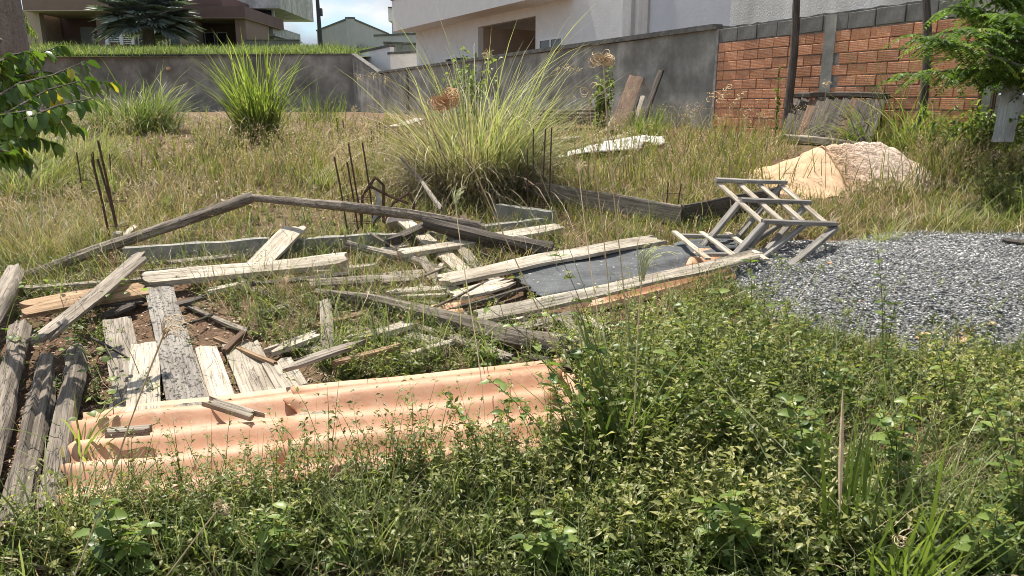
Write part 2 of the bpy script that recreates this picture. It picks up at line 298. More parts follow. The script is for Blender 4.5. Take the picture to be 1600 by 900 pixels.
# ---------------------------------------------------------------- walls
def frame(o, d):    # local x along d, y away from the lot
    d = Vector((d[0], d[1], 0)).normalized(); n = Vector((-d.y, d.x, 0)); return Matrix(((d.x, n.x, 0, o[0]), (d.y, n.y, 0, o[1]), (0, 0, 1, 0), (0, 0, 0, 1)))
def wallY(u, off=.15): s_ = line_at(P1, DW, u); return (P1 + DW * s_).y - off
def wfoot(u, off=.3, h=0.):
    Y = wallY(u, off); k = float(rays(u, 160)[0] / rays(u, 160)[1]); return Vector((k * Y * .985, Y, float(gz(k * Y, Y)) + h))
def line_at(o, d, u):      # distance along a plan line where image column u meets it
    k = float(rays(u, 160)[0] / rays(u, 160)[1]); return (k * o[1] - o[0]) / (d[0] - k * d[1])
DW = (P1 - C0).normalized(); LW_ = (P1 - C0).length; FW = frame(C0, DW)      # side walls run from the far corner towards the camera
def rough_edge(o, amt, sc=3.):
    for v in o.data.vertices: v.co += Vector((0, 0, amt * noise.noise(v.co * sc)))
gw = empty('grey_wall', label='grey stained cement side wall stepping down from the far corner to the brick wall', cat='wall'); gw.matrix_world = FW
s1 = line_at(C0, DW, 594) ; a = MB(); pts = [(0.0, .6), (LW_, .6), (LW_, TOP)] + [(LW_ - (LW_ - s1) * k / 20, TOP + .015 * math.sin(k * 1.9)) for k in range(1, 20)] + [(s1, TOP - .03), (0.0, BTOP - .1)]
a.prism(pts, 0, .16).obj('wall_body', M['cement'], gw)
a = MB(); a.prism([(s1, TOP - .0), (LW_ + .02, TOP - .0), (LW_ + .02, TOP + .05), (s1, TOP + .05)], -.06, .2); a.prism([(s1, TOP + .053), (LW_ - .1, TOP + .053), (LW_ - .1, TOP + .085), (s1, TOP + .085)], -.02, .16); a.prism([(s1 + .02, TOP - .02), (s1 + .02, TOP + .04), (0, BTOP), (0, BTOP - .07)], -.04, .2); a.obj('coping', M['coping'], gw)
a = MB().box(line_at(C0, DW, 638) - .1, line_at(C0, DW, 638) + .1, -.04, .0, .8, TOP - .02); a.obj('pilaster', M['coping'], gw)
bw = empty('rear_wall', label='long dark grey stained cement wall at the rear with grassy bank above', cat='wall'); LB = at(-90, 160, 34.8); LB.z = 0
FB = frame(LB, C0 - LB); bw.matrix_world = FB; lb = (C0 - LB).length
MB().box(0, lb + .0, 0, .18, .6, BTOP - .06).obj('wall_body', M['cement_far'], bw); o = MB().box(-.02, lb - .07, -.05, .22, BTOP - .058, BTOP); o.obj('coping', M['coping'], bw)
mm = bw.matrix_world.inverted(); pk = at(263, 107, 34.3); q = mm @ pk; MB().tube([(q.x, .03, q.z), (q.x, -.12, q.z)], [.11, .07], 10).obj('pipe_end', M['tile_old'], bw)
# brick wall
Ls = line_at(P1, DW, 1532) ; FBr = frame(P1, DW); br = empty('brick_wall', label='orange hollow brick wall topped by a course of grey cement blocks', cat='wall'); br.matrix_world = FBr
MB().box(.03, Ls, .02, .13, .6, TOP - .01).obj('mortar', M['mortar'], br)
def brickmesh(L_, H_, D_, m, name):
    vs = []; fs = []
    bm = bmesh.new(); bmesh.ops.create_cube(bm, size=1); bmesh.ops.scale(bm, vec=(L_, D_, H_), verts=bm.verts); bmesh.ops.bevel(bm, geom=bm.edges[:], offset=.004, segments=1, affect='EDGES')
    for v in bm.verts: v.co += Vector((random.uniform(-1, 1), random.uniform(-1, 1), random.uniform(-1, 1))) * .0022
    me = bpy.data.meshes.new(name); bm.to_mesh(me); bm.free(); me.materials.append(m); return me
bms = [brickmesh(.278, .125, .09, M['brick'], 'brick') for _ in range(3)]; hms = [brickmesh(.135, .125, .09, M['brick'], 'brick') for _ in range(2)]; cms = [brickmesh(.386, .188, .09, M['block'], 'concrete_block') for _ in range(3)]
ps = line_at(P1, DW, 1287)
rowh = .1375; zt = TOP - .205
for r in range(11):
    z = zt - rowh * (r + .5); x = .035 + (0 if r % 2 else -.0)
    first = r % 2
    while x < Ls - .05:
        L_ = .14 if (first or random.random() < .10) else .29
        first = 0
        if x + L_ > Ls + .02: L_ = .14
        if x + L_ > Ls + .04: break
        c = x + L_ / 2
        if not (ps - .07 < c < ps + .07):
            o = link('brick', random.choice(bms if L_ > .2 else hms), br); o.location = (c, .042 + random.uniform(-.004, .005), z + random.uniform(-.002, .002)); o.rotation_euler = (0, random.uniform(-.008, .008), random.uniform(-.012, .012))
        x += L_
x = .04; k = 0
while x + .39 < Ls + .1:
    c = x + .2
    if abs(c - ps) > .03:
        o = link('concrete_block', cms[k % 3], br); o.location = (c, .04 + random.uniform(-.004, .004), TOP - .1 + random.uniform(-.006, .006)); o.rotation_euler = (0, random.uniform(-.01, .01), 0)
    x += .4; k += 1
a = MB(); a.box(ps - .09, ps + .09, -.012, .05, .6, TOP - .004); o = a.obj('pillar', M['cement'], br)
a = MB(); a.box(-.02, .03, -.015, .13, .6, TOP - .003); a.obj('mortar_edge', M['mortar'], br)
rc = empty('neighbour_wall', label='pale rough cast gable wall of the neighbour rising behind the brick wall', cat='wall'); rc.matrix_world = FBr
a = MB(); nseg = 60; pts = [(.08 + (Ls + 3) * k / nseg, TOP + .02 + .025 * noise.noise(Vector((k * .9, 3, 1)))) for k in range(nseg + 1)]
a.prism([(.08, TOP - .3)] + [(Ls + 3.1, TOP - .3), (Ls + 3.1, 7), (.08, 7)], .14, .5); a.obj('wall_body', M['roughcast'], rc)
a = MB(); lip = [(p[0], p[1]) for p in pts] + [(p[0], TOP - .04) for p in reversed(pts)]; a.prism(lip, .02, .137); a.obj('ragged_render_edge', M['coping'], rc)
cpn = empty('concrete_panel', label='grey concrete wall panel at the right edge behind the trees', cat='wall'); cpn.matrix_world = FBr
a = MB(); a.box(Ls + .12, Ls + 2.6, .05, .13, .5, 1.62); a.box(Ls + .12, Ls + 2.6, .05, .13, 1.64, TOP + .2); a.obj('panel', M['mortar'], cpn)
a = MB(); a.box(Ls + .01, Ls + .10, -.0, .12, .5, TOP + .1); a.obj('post', M['cement'], cpn)
# ---------------------------------------------------------------- white house on the right
HO = at(618, 160, 31); HO.z = 0; HD = Vector((.479, -.878, 0)); FH = frame(HO, HD); wh = empty('white_house', label='long white single storey house with a deep flat roof fascia beyond the side wall', cat='house'); wh.matrix_world = FH
def ht(u, off): o2 = HO + Vector((.878, .479, 0)) * off; return line_at(o2, HD, u)
a = MB(); x0 = ht(653, .9); r0 = ht(748, .9); r1 = ht(836, .9); HT = 4.27
a.box(x0, r0, .9, 1.1, .9, HT); a.box(r0, r1, .9, 1.1, HT - .27, HT); a.box(r1, 19.5, .9, 1.1, .9, HT + 1.2); a.box(x0, x0 + .2, 1.1, 9, .9, HT); a.obj('wall', M['house_white'], wh)
a = MB(); a.box(0, 11.7, 0, 9, HT, HT + 1.15); a.obj('roof_fascia', M['house_white'], wh); MB().box(-.04, 11.7, -.04, 9, HT + 1.153, HT + 1.22).obj('roof_edge', M['coping'], wh)
a = MB(); a.box(r0 + .02, r1 - .02, 3.6, 3.7, .9, HT - .275); a.obj('porch_wall', M['brown_house'], wh); MB().box(r0 - .15, r0, 1.1, 3.6, .9, HT - .28).obj('porch_side', M['beige'], wh); MB().box(r1, r1 + .15, 1.1, 3.6, .9, HT - .28).obj('porch_side', M['beige'], wh)
MB().box(r0 + (r1 - r0) * .62, r0 + (r1 - r0) * .68, 2.6, 2.8, .9, HT - .28).obj('porch_column', M['beige'], wh)
def window(par, xa, xb, za, zb, y, mull=1, fm='white_paint', fw=.06):
    a = MB(); a.box(xa, xb, y - .05, y, za, za + fw); a.box(xa, xb, y - .05, y, zb - fw, zb); a.box(xa, xa + fw, y - .047, y, za + fw, zb - fw); a.box(xb - fw, xb, y - .047, y, za + fw, zb - fw)
    for k in range(mull): c = xa + (xb - xa) * (k + 1) / (mull + 1); a.box(c - fw / 2, c + fw / 2, y - .045, y, za + fw, zb - fw)
    f = a.obj('window', M[fm], par); MB().box(xa + fw, xb - fw, y - .022, y - .004, za + fw, zb - fw).obj('pane', M['glass'], f); return f
window(wh, ht(842, .88), ht(878, .88), 2.45, 3.33, .9); window(wh, ht(697, .88), ht(731, .88), 2.3, 3.14, .9)
for u in (978, 1003):
    t_ = ht(u, .85); MB().box(t_ - .17, t_ + .17, .78, .9, .9, HT + 1.19).obj('pilaster', M['roughcast'], wh)
t_ = ht(985, .8); MB().box(t_ + .32, 19.5, .84, .897, .9, HT + 1.18).obj('side_panel', M['house_blue'], wh)
q = ht(1105, .8); MB().box(q - .25, q + .3, .5, .53, 4.02, 4.05).obj('bracket', M['black_metal'], wh)
def vbox(u0, u1, vt, vb, Y, depth, y_off=0): # world box seen between two columns and two rows at distance Y
    A = at(u0, vb, Y); B = at(u1, vt, Y); return (A.x, B.x, Y, Y + depth, A.z, B.z)
ra = empty('rear_annex', label='small white roof block projecting behind the left end of the white house', cat='building')
MB().box(*vbox(607, 640, 12, 33, 42, 4)).obj('roof_block', M['house_white'], ra); MB().box(*vbox(606, 640, 10.5, 12, 41.9, 4.2)).obj('roof_edge', M['coping'], ra); MB().box(*vbox(613, 640, 34, 60, 43, 3)).obj('wall', M['grey_house'], ra)
lw = empty('low_white_walls', label='stepped low white garden walls between the rear wall and the white house', cat='wall')
A = at(562, 83, 35.2); B = at(609, 73, 30.6 + 2.0); a = MB(); 
def slab(name, pA, pB, zb, zta, ztb, th, m, par, cap=None):
    d = Vector((pB.x - pA.x, pB.y - pA.y, 0)); L_ = d.length; FM = frame(pA, d); a = MB().prism([(0, zb), (L_, zb), (L_, ztb), (0, zta)], 0, th); o = a.obj(name, m, par, FM)
    if cap: MB().prism([(-.03, zta + .003), (L_ + .03, ztb + .003), (L_ + .03, ztb + .09), (-.03, zta + .09)], -.05, th + .05).obj('coping', M['coping'], par, FM)
slab('wall_body', A, B, .9, A.z, B.z, .2, M['house_white'], lw, True)
B2 = at(672, 82, 33.5); slab('wall_body', B, B2, .9, at(609, 85, 32.6).z, B2.z, .2, M['house_white'], lw, True)
A = at(600, 68, 37); B = at(672, 71, 37); slab('wall_body', A, B, .9, A.z, B.z, .2, M['cement'], lw, True)
A = at(585, 57, 40); B = at(672, 53, 40); slab('wall_body', A, B, .9, A.z, B.z, .2, M['grey_house'], lw, True)
gh = empty('gabled_grey_house', label='plain grey gabled house wall beyond the street lamp pole', cat='house')
Lc = at(495, 49, 52); Mc = at(547, 29, 46); Rc = at(607, 54, 54)
slab('wall', Lc, Mc, 3.5, Lc.z, Mc.z, .25, M['grey_house'], gh, True); slab('wall', Mc + Vector((.0, .02, 0)), Rc, 3.5, Mc.z, Rc.z, .25, M['grey_house'], gh, True)
pl = empty('lamp_pole', label='slender dark utility pole on the bank beside the grey gabled house', cat='pole')
b0 = at(502, 84, 44); t0 = at(493, -40, 44); MB().tube([b0, b0.lerp(t0, .5), t0], [.13, .11, .09], 8).obj('pole', M['black_metal'], pl); q = b0.lerp(t0, .53); MB().box(q.x - .02, q.x + .22, q.y - .12, q.y + .12, q.z - .2, q.z + .2).obj('junction_box', M['black_metal'], pl)
# ---------------------------------------------------------------- houses on the bank
YH = 50.
def B_(u0, u1, vt, vb, Y, dep, name, m, par): return MB().box(*vbox(u0, u1, vt, vb, Y, dep)).obj(name, M[m], par)
h1 = empty('brown_house', label='brown house at far left with deep porch and two dark doors', cat='house')
B_(36, 161, -60, 15.5, 49, 7, 'fascia', 'brown_house', h1); B_(35, 161.5, 15.6, 17, 48.95, 7.1, 'fascia_trim', 'beige', h1); B_(50, 60, 17.1, 72, 50, .5, 'column', 'beige', h1); B_(156, 166, 17.1, 80, 50, 3.4, 'side_wall', 'brown_house', h1); B_(38, 50, 17.1, 78, 50.4, 3, 'side_wall', 'beige', h1)
B_(48, 160, 8, 90, 53.5, .3, 'porch_wall', 'brown_house_dark', h1)
f = B_(60, 80, 44, 84, 53.40, .1, 'door', 'brown_house_dark', h1); B_(76.5, 77.5, 52, 66, 53.3, .1, 'handle', 'white_paint', f); f = B_(130, 146, 42, 84, 53.40, .1, 'door', 'door_grey', h1); B_(144, 146, 59, 62, 53.3, .1, 'handle', 'white_paint', f)
cr = empty('clay_roof_house', label='low house with orange clay tile roof in the gap between the brown houses', cat='house')
A = at(158, 21, 62); B = at(185, 21, 62); C = at(158, 33, 57); a = MB(); n_ = 9
for k in range(n_):
    xa = A.x + (B.x - A.x) * k / n_; xb = A.x + (B.x - A.x) * (k + 1) / n_; xm = (xa + xb) / 2
    b = len(a.v); a.v += [(xa, 57, C.z), (xm, 57, C.z + .12), (xb, 57, C.z), (xa, 62, A.z), (xm, 62, A.z + .12), (xb, 62, A.z)]; a.f += [(b, b + 1, b + 4, b + 3), (b + 1, b + 2, b + 5, b + 4)]
a.obj('roof', M['clay_roof'], cr); B_(158, 185, 33.2, 70, 57.3, .3, 'wall', 'beige', cr)
gt = empty('slatted_gate', label='white horizontal slatted metal gate beside the brown house', cat='gate')
for k in range(9): B_(165, 187, 39 + k * 3.2, 40.4 + k * 3.2, 49.5, .05, 'slat', 'white_paint', gt)
for k in range(8): B_(189, 206, 45 + k * 3.2, 46.4 + k * 3.2, 49.5, .05, 'slat', 'white_paint', gt)
for u in (165, 187.5, 205.5): B_(u, u + 1.2, 39, 70, 49.4, .1, 'post', 'white_paint', gt)
h2 = empty('maroon_house', label='wide brown house with maroon fascia porch behind the fan palm', cat='house')
a = MB(); A = at(168, 42, 51); B = at(186, 0, 51); C = at(292, 0, 51); a.prism([(A.x, 4), (A.x + .4, A.z), (B.x, B.z + 1.5), (C.x, C.z + 1.5), (C.x, 4)], 51, 57); a.obj('wall', M['brown_house'], h2)
B_(276, 382, 9.5, 27, 48.5, 8, 'fascia', 'brown_house_dark', h2); B_(255, 345, -9, 9.3, 49, 7, 'upper_fascia', 'brown_house_dark', h2); B_(276, 383, 27.1, 28.5, 48.45, 8, 'fascia_trim', 'brown_house', h2)
B_(283, 295, 28.6, 80, 49.2, 2, 'column', 'beige', h2); B_(371, 383, 28.6, 82, 49, 4.6, 'side_wall', 'brown_house', h2); B_(292, 374, 20, 90, 53, .3, 'porch_wall', 'brown_house', h2); B_(294, 372, 33, 34, 50.5, 2.4, 'ceiling', 'beige', h2)
def wnd(par, u0, u1, vt, vb, Y):
    x0, x1, _, _, z0, z1 = vbox(u0, u1, vt, vb, Y, 1); return window(par, x0, x1, z0, z1, Y, 0, fw=.07)
for u0, u1 in ((299, 312), (322, 335), (341, 355)): wnd(h2, u0, u1, 50, 80, 52.98)
for u0, u1 in ((218, 233), (245, 259), (267, 284)): wnd(h2, u0, u1, 41, 80, 50.98)
h3 = empty('balcony_house', label='two storey pale stained concrete house with glazed balcony', cat='house')
B_(330, 434, -30, 13, 54, 9, 'roof_slab', 'concrete_stain', h3); B_(386, 426, 40, 53, 55, 7, 'balcony_wall', 'concrete_stain', h3); B_(383, 430, 53.2, 56, 54.8, 7, 'ledge', 'concrete_stain', h3); B_(386, 428, 56.2, 80, 56, 7, 'lower_wall', 'grey_house', h3); B_(384, 388, 13.2, 40, 55, .3, 'column', 'concrete_stain', h3)
B_(424, 427, 13.2, 40, 55, .3, 'column', 'concrete_stain', h3); B_(386, 427, 13.2, 40, 61, .3, 'back_wall', 'grey_house', h3); f = B_(388.5, 423.5, 15, 38, 55.1, .03, 'balcony_glass', 'glass', h3)
for k in range(8): B_(388 + k * 5, 388.8 + k * 5, 14.5, 39, 55.0, .06, 'glazing_bar', 'black_metal', h3)
B_(388, 424, 38.3, 39.6, 54.97, .07, 'rail', 'black_metal', h3)
gp_ = empty('parapet_wall', label='grey cement boundary wall with dark coping right of the maroon house', cat='wall'); B_(383, 466, 63, 88, 47, .25, 'wall_body', 'block', gp_); B_(382.5, 466.5, 61.6, 62.9, 46.95, .35, 'coping', 'coping', gp_)
tk = empty('bark_trunk', label='thick pale barked tree trunk at the upper left edge', cat='tree'); 
a = MB(); bz = at(14, 100, 30); tz = at(-6, -80, 30)
a.tube([bz.lerp(tz, k / 8) + Vector((noise.noise(Vector((k, 0, 0))) * .06, 0, 0)) for k in range(9)], [.80 - .04 * k for k in range(9)], 14); a.obj('trunk', M['bark'], tk, smooth=True)
# ---------------------------------------------------------------- timber
def plank(label, a, b, w_, t_, m='w_grey', roll=0., jag=.04, warp=.012, name='plank', cat='plank', free=False):
    pa = a if isinstance(a, Vector) else gp(*a); pb = b if isinstance(b, Vector) else gp(*b); X = pb - pa; L_ = X.length; X.normalize(); Z = (Vector((0, 0, 1)) - X * X.z).normalized(); Z.rotate(Matrix.Rotation(roll, 3, X)); Y = Z.cross(X)
    mt = Matrix(((X.x, Y.x, Z.x, pa.x), (X.y, Y.y, Z.y, pa.y), (X.z, Y.z, Z.z, pa.z), (0, 0, 0, 1))); nx_ = max(8, int(L_ / .05)); ny_ = 6; sd_ = random.uniform(0, 99); vs = []; fs = []
    j0 = [random.uniform(0, jag) * (1 + (random.random() < .25)) for _ in range(ny_ + 1)]; j1 = [random.uniform(0, jag) * (1 + (random.random() < .25)) for _ in range(ny_ + 1)]
    warp = warp * min(1, L_) ** 1.5; bow = random.uniform(-warp, warp) * 1.2
    for s_ in (1, -1):
        for i in range(nx_ + 1):
            t = i / nx_
            for j in range(ny_ + 1):
                q = j / ny_; x = t * (L_ - j0[j] - j1[j]) + j0[j]; ed = 1.0 - .05 * abs(noise.noise(Vector((x * 5, q > .5, sd_))))
                y = (q - .5) * w_ * ed + .25 * w_ * .1 * noise.noise(Vector((x * 2.5, 9, sd_)))
                z = s_ * t_ / 2 * (1 - .22 * (j in (0, ny_))) + bow * 4 * t * (1 - t) + warp * noise.noise(Vector((x * 2, q * 2, sd_))) + (.0035 * noise.noise(Vector((x * 4, q * 17, sd_))) if s_ > 0 else 0)
                vs.append((x, y, z))
    n0 = (nx_ + 1) * (ny_ + 1); id_ = lambda s_, i, j: s_ * n0 + i * (ny_ + 1) + j
    for i in range(nx_):
        for j in range(ny_): fs += [(id_(0, i, j), id_(0, i + 1, j), id_(0, i + 1, j + 1), id_(0, i, j + 1)), (id_(1, i, j), id_(1, i, j + 1), id_(1, i + 1, j + 1), id_(1, i + 1, j))]
        fs += [(id_(0, i, 0), id_(1, i, 0), id_(1, i + 1, 0), id_(0, i + 1, 0)), (id_(0, i, ny_), id_(0, i + 1, ny_), id_(1, i + 1, ny_), id_(1, i, ny_))]
    for j in range(ny_): fs += [(id_(0, 0, j), id_(0, 0, j + 1), id_(1, 0, j + 1), id_(1, 0, j)), (id_(0, nx_, j), id_(1, nx_, j), id_(1, nx_, j + 1), id_(0, nx_, j + 1))]
    if free: return mesh(name, vs, fs, M[m]), mt
    return link(name, mesh(name, vs, fs, M[m]), None, mt, label=label, cat=cat)
def log(label, pts, r, m='w_log', name='log', cat='log', rough=.18, ns=16):
    P = [p if isinstance(p, Vector) else gp(*p) for p in pts]; X = P[-1] - P[0]; L_ = X.length; X.normalize(); Z = (Vector((0, 0, 1)) - X * X.z).normalized(); Y = Z.cross(X)
    mt = Matrix(((X.x, Y.x, Z.x, P[0].x), (X.y, Y.y, Z.y, P[0].y), (X.z, Y.z, Z.z, P[0].z), (0, 0, 0, 1))); im = mt.inverted(); Q = [im @ p for p in P]
    if not isinstance(r, (list, tuple)): r = [r, r * .92]
    n_ = max(12, int(L_ / .05)); sd_ = random.uniform(0, 99); vs = []; fs = []
    for i in range(n_ + 1):
        t = i / n_; f = t * (len(Q) - 1); k = min(int(f), len(Q) - 2); c = Q[k].lerp(Q[k + 1], f - k); rr = r[0] + (r[-1] - r[0]) * t
        for k in range(ns):
            th = 2 * math.pi * k / ns; dsp = 1 + rough * noise.noise(Vector((c.x * 2.5, math.cos(th) * 1.6, math.sin(th) * 1.6 + sd_))) + rough * .9 * noise.noise(Vector((c.x * 1.2, math.cos(th) * 6, math.sin(th) * 6 + sd_)))
            ex = (random.uniform(-.02, .02) if i in (0, n_) else 0); vs.append((c.x + ex, c.y + math.cos(th) * rr * dsp, c.z + math.sin(th) * rr * dsp))
    for i in range(n_):
        for k in range(ns): fs.append((i * ns + k, i * ns + (k + 1) % ns, (i + 1) * ns + (k + 1) % ns, (i + 1) * ns + k))
    fs += [tuple(range(ns - 1, -1, -1)), tuple(range(n_ * ns, n_ * ns + ns))]
    return link(name, mesh(name, vs, fs, M[m]), None, mt, label=label, cat=cat)
exec_timber = True
log('long grey pole rising from the left grass to meet a second pole at its tip', [(-10, 452, .02), (70, 432, .04), (150, 414, .10), (280, 398, .22), (398, 385, .36)], [.032, .042])
log('long brown pole sloping from the meeting tip down right over the boards', [(386, 380, .35), (540, 405, .37), (640, 398, .29), (755, 392, .17)], [.026, .042], 'w_log')
log('thick dark split log end lying at the right end of the crossed poles', [(665, 400, .24), (760, 405, .15), (860, 408, .06)], [.045, .058], 'w_dark', rough=.35)
log('dark gnarled log running from the centre down right under the nettles', [(497, 470, .05), (600, 492, .07), (690, 516, .07), (800, 548, .06), (935, 570, .05)], [.028, .055], 'w_log', rough=.4)
log('thin grey branch lying diagonally below the crossed poles', [(545, 405, .10), (640, 425, .09), (712, 443, .05)], [.026, .022], 'w_grey', rough=.4)
log('slim bare stick leaning up in front of the big grass tussock', [(690, 372, .22), at(660, 285, 5.9), at(627, 247, 5.9)], [.022, .010], 'w_grey')
log('outermost of three thick logs side by side at the left edge', [(38, 535, .08), (12, 650, .08), (-30, 800, .08)], [.042, .052], rough=.35)
log('middle of three thick logs at the left edge with peeling bark', [(76, 583, .06), (52, 700, .06), (20, 870, .06)], [.036, .047], 'w_log', rough=.5)
log('innermost of three thick logs at the left edge beside the orange sheets', [(122, 565, .06), (104, 680, .06), (80, 830, .06)], [.036, .045], 'w_log', rough=.45)
log('short grey log end poking in at the left edge above the three logs', [(30, 460, .14), (12, 500, .13), (-20, 548, .11)], [.048, .06], 'w_grey')
plank('wide bleached board pointing away, propped on the concrete beam', (400, 436, .07), (466, 388, .16), .18, .025, 'w_pale')
plank('long bleached white board crossing left of centre with dark underside', (222, 462, .10), (546, 430, .11), .135, .045, 'w_pale', roll=.32)
plank('fresh tan board with orange tint beside the left vines', (36, 516, .11), (235, 474, .09), .14, .035, 'w_tan', roll=.35)
plank('splintered grey board slanting across the left end of the tan board', (58, 580, .13), (233, 440, .18), .085, .028, 'w_grey', jag=.12, roll=.2)
plank('wide black speckled board pointing at the orange sheets', (250, 465, .06), (300, 665, .045), .155, .03, 'w_spot', jag=.02)
plank('short greyish tan board with broken top left of the speckled board', (184, 512, .05), (208, 645, .04), .14, .02, 'w_grey', jag=.02)
plank('pale cracked board between the grey tan board and the speckled board', (230, 555, .06), (226, 685, .05), .13, .02, 'w_pale', jag=.02)
plank('narrow pale strip along the left side of the cracked board', (196, 600, .02), (182, 690, .02), .08, .02, 'w_pale', jag=.02)
plank('pale narrow board just right of the black speckled board', (322, 555, .04), (358, 660, .03), .10, .02, 'w_pale', jag=.02)
plank('broad rounded pale slab under the small brown block', (376, 545, .03), (425, 655, .03), .17, .02, 'w_pale', jag=.03)
plank('rounded whitish slab lying above the orange sheet near a green tuft', (432, 572, .03), (478, 650, .03), .14, .02, 'w_pale', jag=.04)
plank('small square brown wood block lying across a thin batten', (352, 566, .05), (384, 541, .07), .035, .035, 'w_brown', jag=.004)
plank('thin brown batten under the small brown block', (338, 540, .04), (432, 582, .04), .03, .02, 'w_tan', jag=.01)
plank('thin grey lath slanting through weeds above the brown block', (285, 483, .04), (390, 530, .04), .035, .015, 'w_grey')
plank('pinkish grey board stub standing in weeds at centre left', (509, 485, .06), (515, 568, .04), .065, .03, 'w_grey')
plank('chunky whitish board in the weeds right of the slabs', (415, 568, .05), (500, 540, .06), .085, .03, 'w_pale', jag=.06)
plank('rounded whitish board end among weeds below the standing stub', (540, 545, .04), (648, 522, .06), .10, .03, 'w_pale', jag=.07)
plank('long thin grey board lying level behind the standing stub', (478, 462, .07), (672, 452, .07), .06, .03, 'w_grey', roll=.5)
plank('thin bleached lath under the level grey board', (500, 478, .03), (700, 474, .05), .04, .02, 'w_pale')
plank('broken light board end with splits below the long white board', (485, 440, .06), (606, 428, .07), .08, .025, 'w_pale', jag=.13)
plank('short dark square peg standing before the level grey board', gp(567, 478, 0), gp(567, 478, 0) + Vector((0, 0, .26)), .045, .04, 'w_dark', jag=.01)
plank('pale tan board propped behind the crossed poles', (632, 372, .13), (738, 448, .05), .12, .022, 'w_pale')
plank('long light board crossing behind the thick dark log', (622, 424, .12), (876, 372, .09), .11, .035, 'w_pale', roll=.22)
plank('dark splintered beam end below the middle of the brown pole', (604, 405, .10), (680, 376, .14), .09, .06, 'w_dark', jag=.12)
plank('splintered grey offcut beneath the thin diagonal branch', (640, 430, .04), (730, 455, .03), .09, .03, 'w_grey', jag=.13)
plank('brown squared post leaning over the thick dark log', gp(764, 418, .02), at(722, 340, 5.35), .055, .05, 'w_brown', jag=.01)
plank('grey board leaning under the brown squared post', (704, 393, .14), (756, 440, .03), .085, .025, 'w_grey')
plank('short fallen board stub right of the grey leaning board', (740, 430, .03), (790, 450, .02), .09, .025, 'w_pale', jag=.05)
plank('long fresh pale board along the back edge of the black felt', (680, 462, .08), (1030, 392, .09), .15, .03, 'w_pale', jag=.08, roll=.15)
plank('frayed pale board end left of the black felt sheet', (705, 482, .06), (805, 452, .06), .12, .02, 'w_pale', jag=.16, roll=.2)
plank('long grey board along the front edge of the black felt', (738, 524, .09), (1180, 424, .11), .09, .03, 'w_pale', roll=.35, jag=.05)
plank('second shorter grey board just below the long front board', (765, 536, .05), (905, 502, .05), .06, .02, 'w_grey', jag=.06, roll=.3)
plank('loose board pointing away below the front board', (870, 500, .04), (925, 545, .03), .08, .018, 'w_grey')
plank('loose board beside it reaching towards the dark gnarled log', (905, 500, .03), (955, 530, .03), .06, .018, 'w_pale')
plank('thin dark lath left of the loose boards by the gnarled log', (700, 520, .03), (850, 500, .03), .035, .02, 'w_dark')
plank('grey splintered board lying over the left end of the upper orange sheets', (440, 622, .13), (578, 572, .13), .07, .02, 'w_grey', jag=.1)
plank('short bleached lath just above the orange sheets at centre', (628, 573, .05), (716, 550, .06), .035, .02, 'w_pale', jag=.06)
plank('frayed brown lath beside the splintered board on the sheets', (520, 605, .11), (640, 565, .09), .04, .02, 'w_tan', jag=.1)
plank('short grey weathered board lying on the orange sheet at left', (322, 676, .14), (412, 702, .13), .055, .025, 'w_grey', jag=.06)
plank('knobbly grey wood chunk lying on the orange sheet near the logs', (170, 728, .13), (244, 722, .13), .045, .03, 'w_grey', jag=.03)
plank('bleached wood chip lying low on the orange sheet at centre', (455, 700, .12), (524, 690, .12), .055, .015, 'w_pale', jag=.04)
plank('half buried grey board below the white board at left centre', (318, 470, .05), (390, 455, .05), .07, .03, 'w_pale', jag=.07)
plank('small bleached offcut in weeds by the thin grey lath', (405, 500, .03), (450, 485, .03), .06, .02, 'w_grey', jag=.06)
plank('thin dark stick crossing weeds left of the tan board', (160, 440, .04), (330, 425, .04), .025, .02, 'w_grey')
plank('small dark board under the splintered grey board at left', (160, 510, .05), (215, 490, .06), .08, .02, 'w_dark', jag=.06)
plank('old board half hidden in the weeds beneath the left vines', (30, 470, .07), (250, 445, .04), .07, .02, 'w_grey')
plank('small wood block upright at the corner of the left footing', gp(184, 392, 0), gp(184, 392, .0) + Vector((.02, 0, .14)), .06, .05, 'w_pale', jag=.01)
plank('pale offcut leaning by the left footing rods', (182, 392, .05), (216, 368, .08), .05, .02, 'w_pale')
plank('weathered lath beyond the poles at far centre left', (155, 370, .03), (205, 352, .04), .05, .02, 'w_grey')
plank('bent pale wood scrap in the field left of the big tussock', (610, 210, .1), (660, 200, .16), .22, .03, 'w_pale', jag=.2)
plank('weathered plank end at the right frame edge behind the gravel', (1560, 400, .10), (1660, 412, .10), .08, .05, 'w_dark', jag=.03)
plank('pale scrap board lying in front of the gravel at right', (1488, 548, .02), (1512, 522, .05), .07, .01, 'w_tan', jag=.05)
plank('small tan chip board by the foot of the gravel', (1420, 528, .02), (1470, 545, .02), .05, .01, 'w_tan', jag=.05)
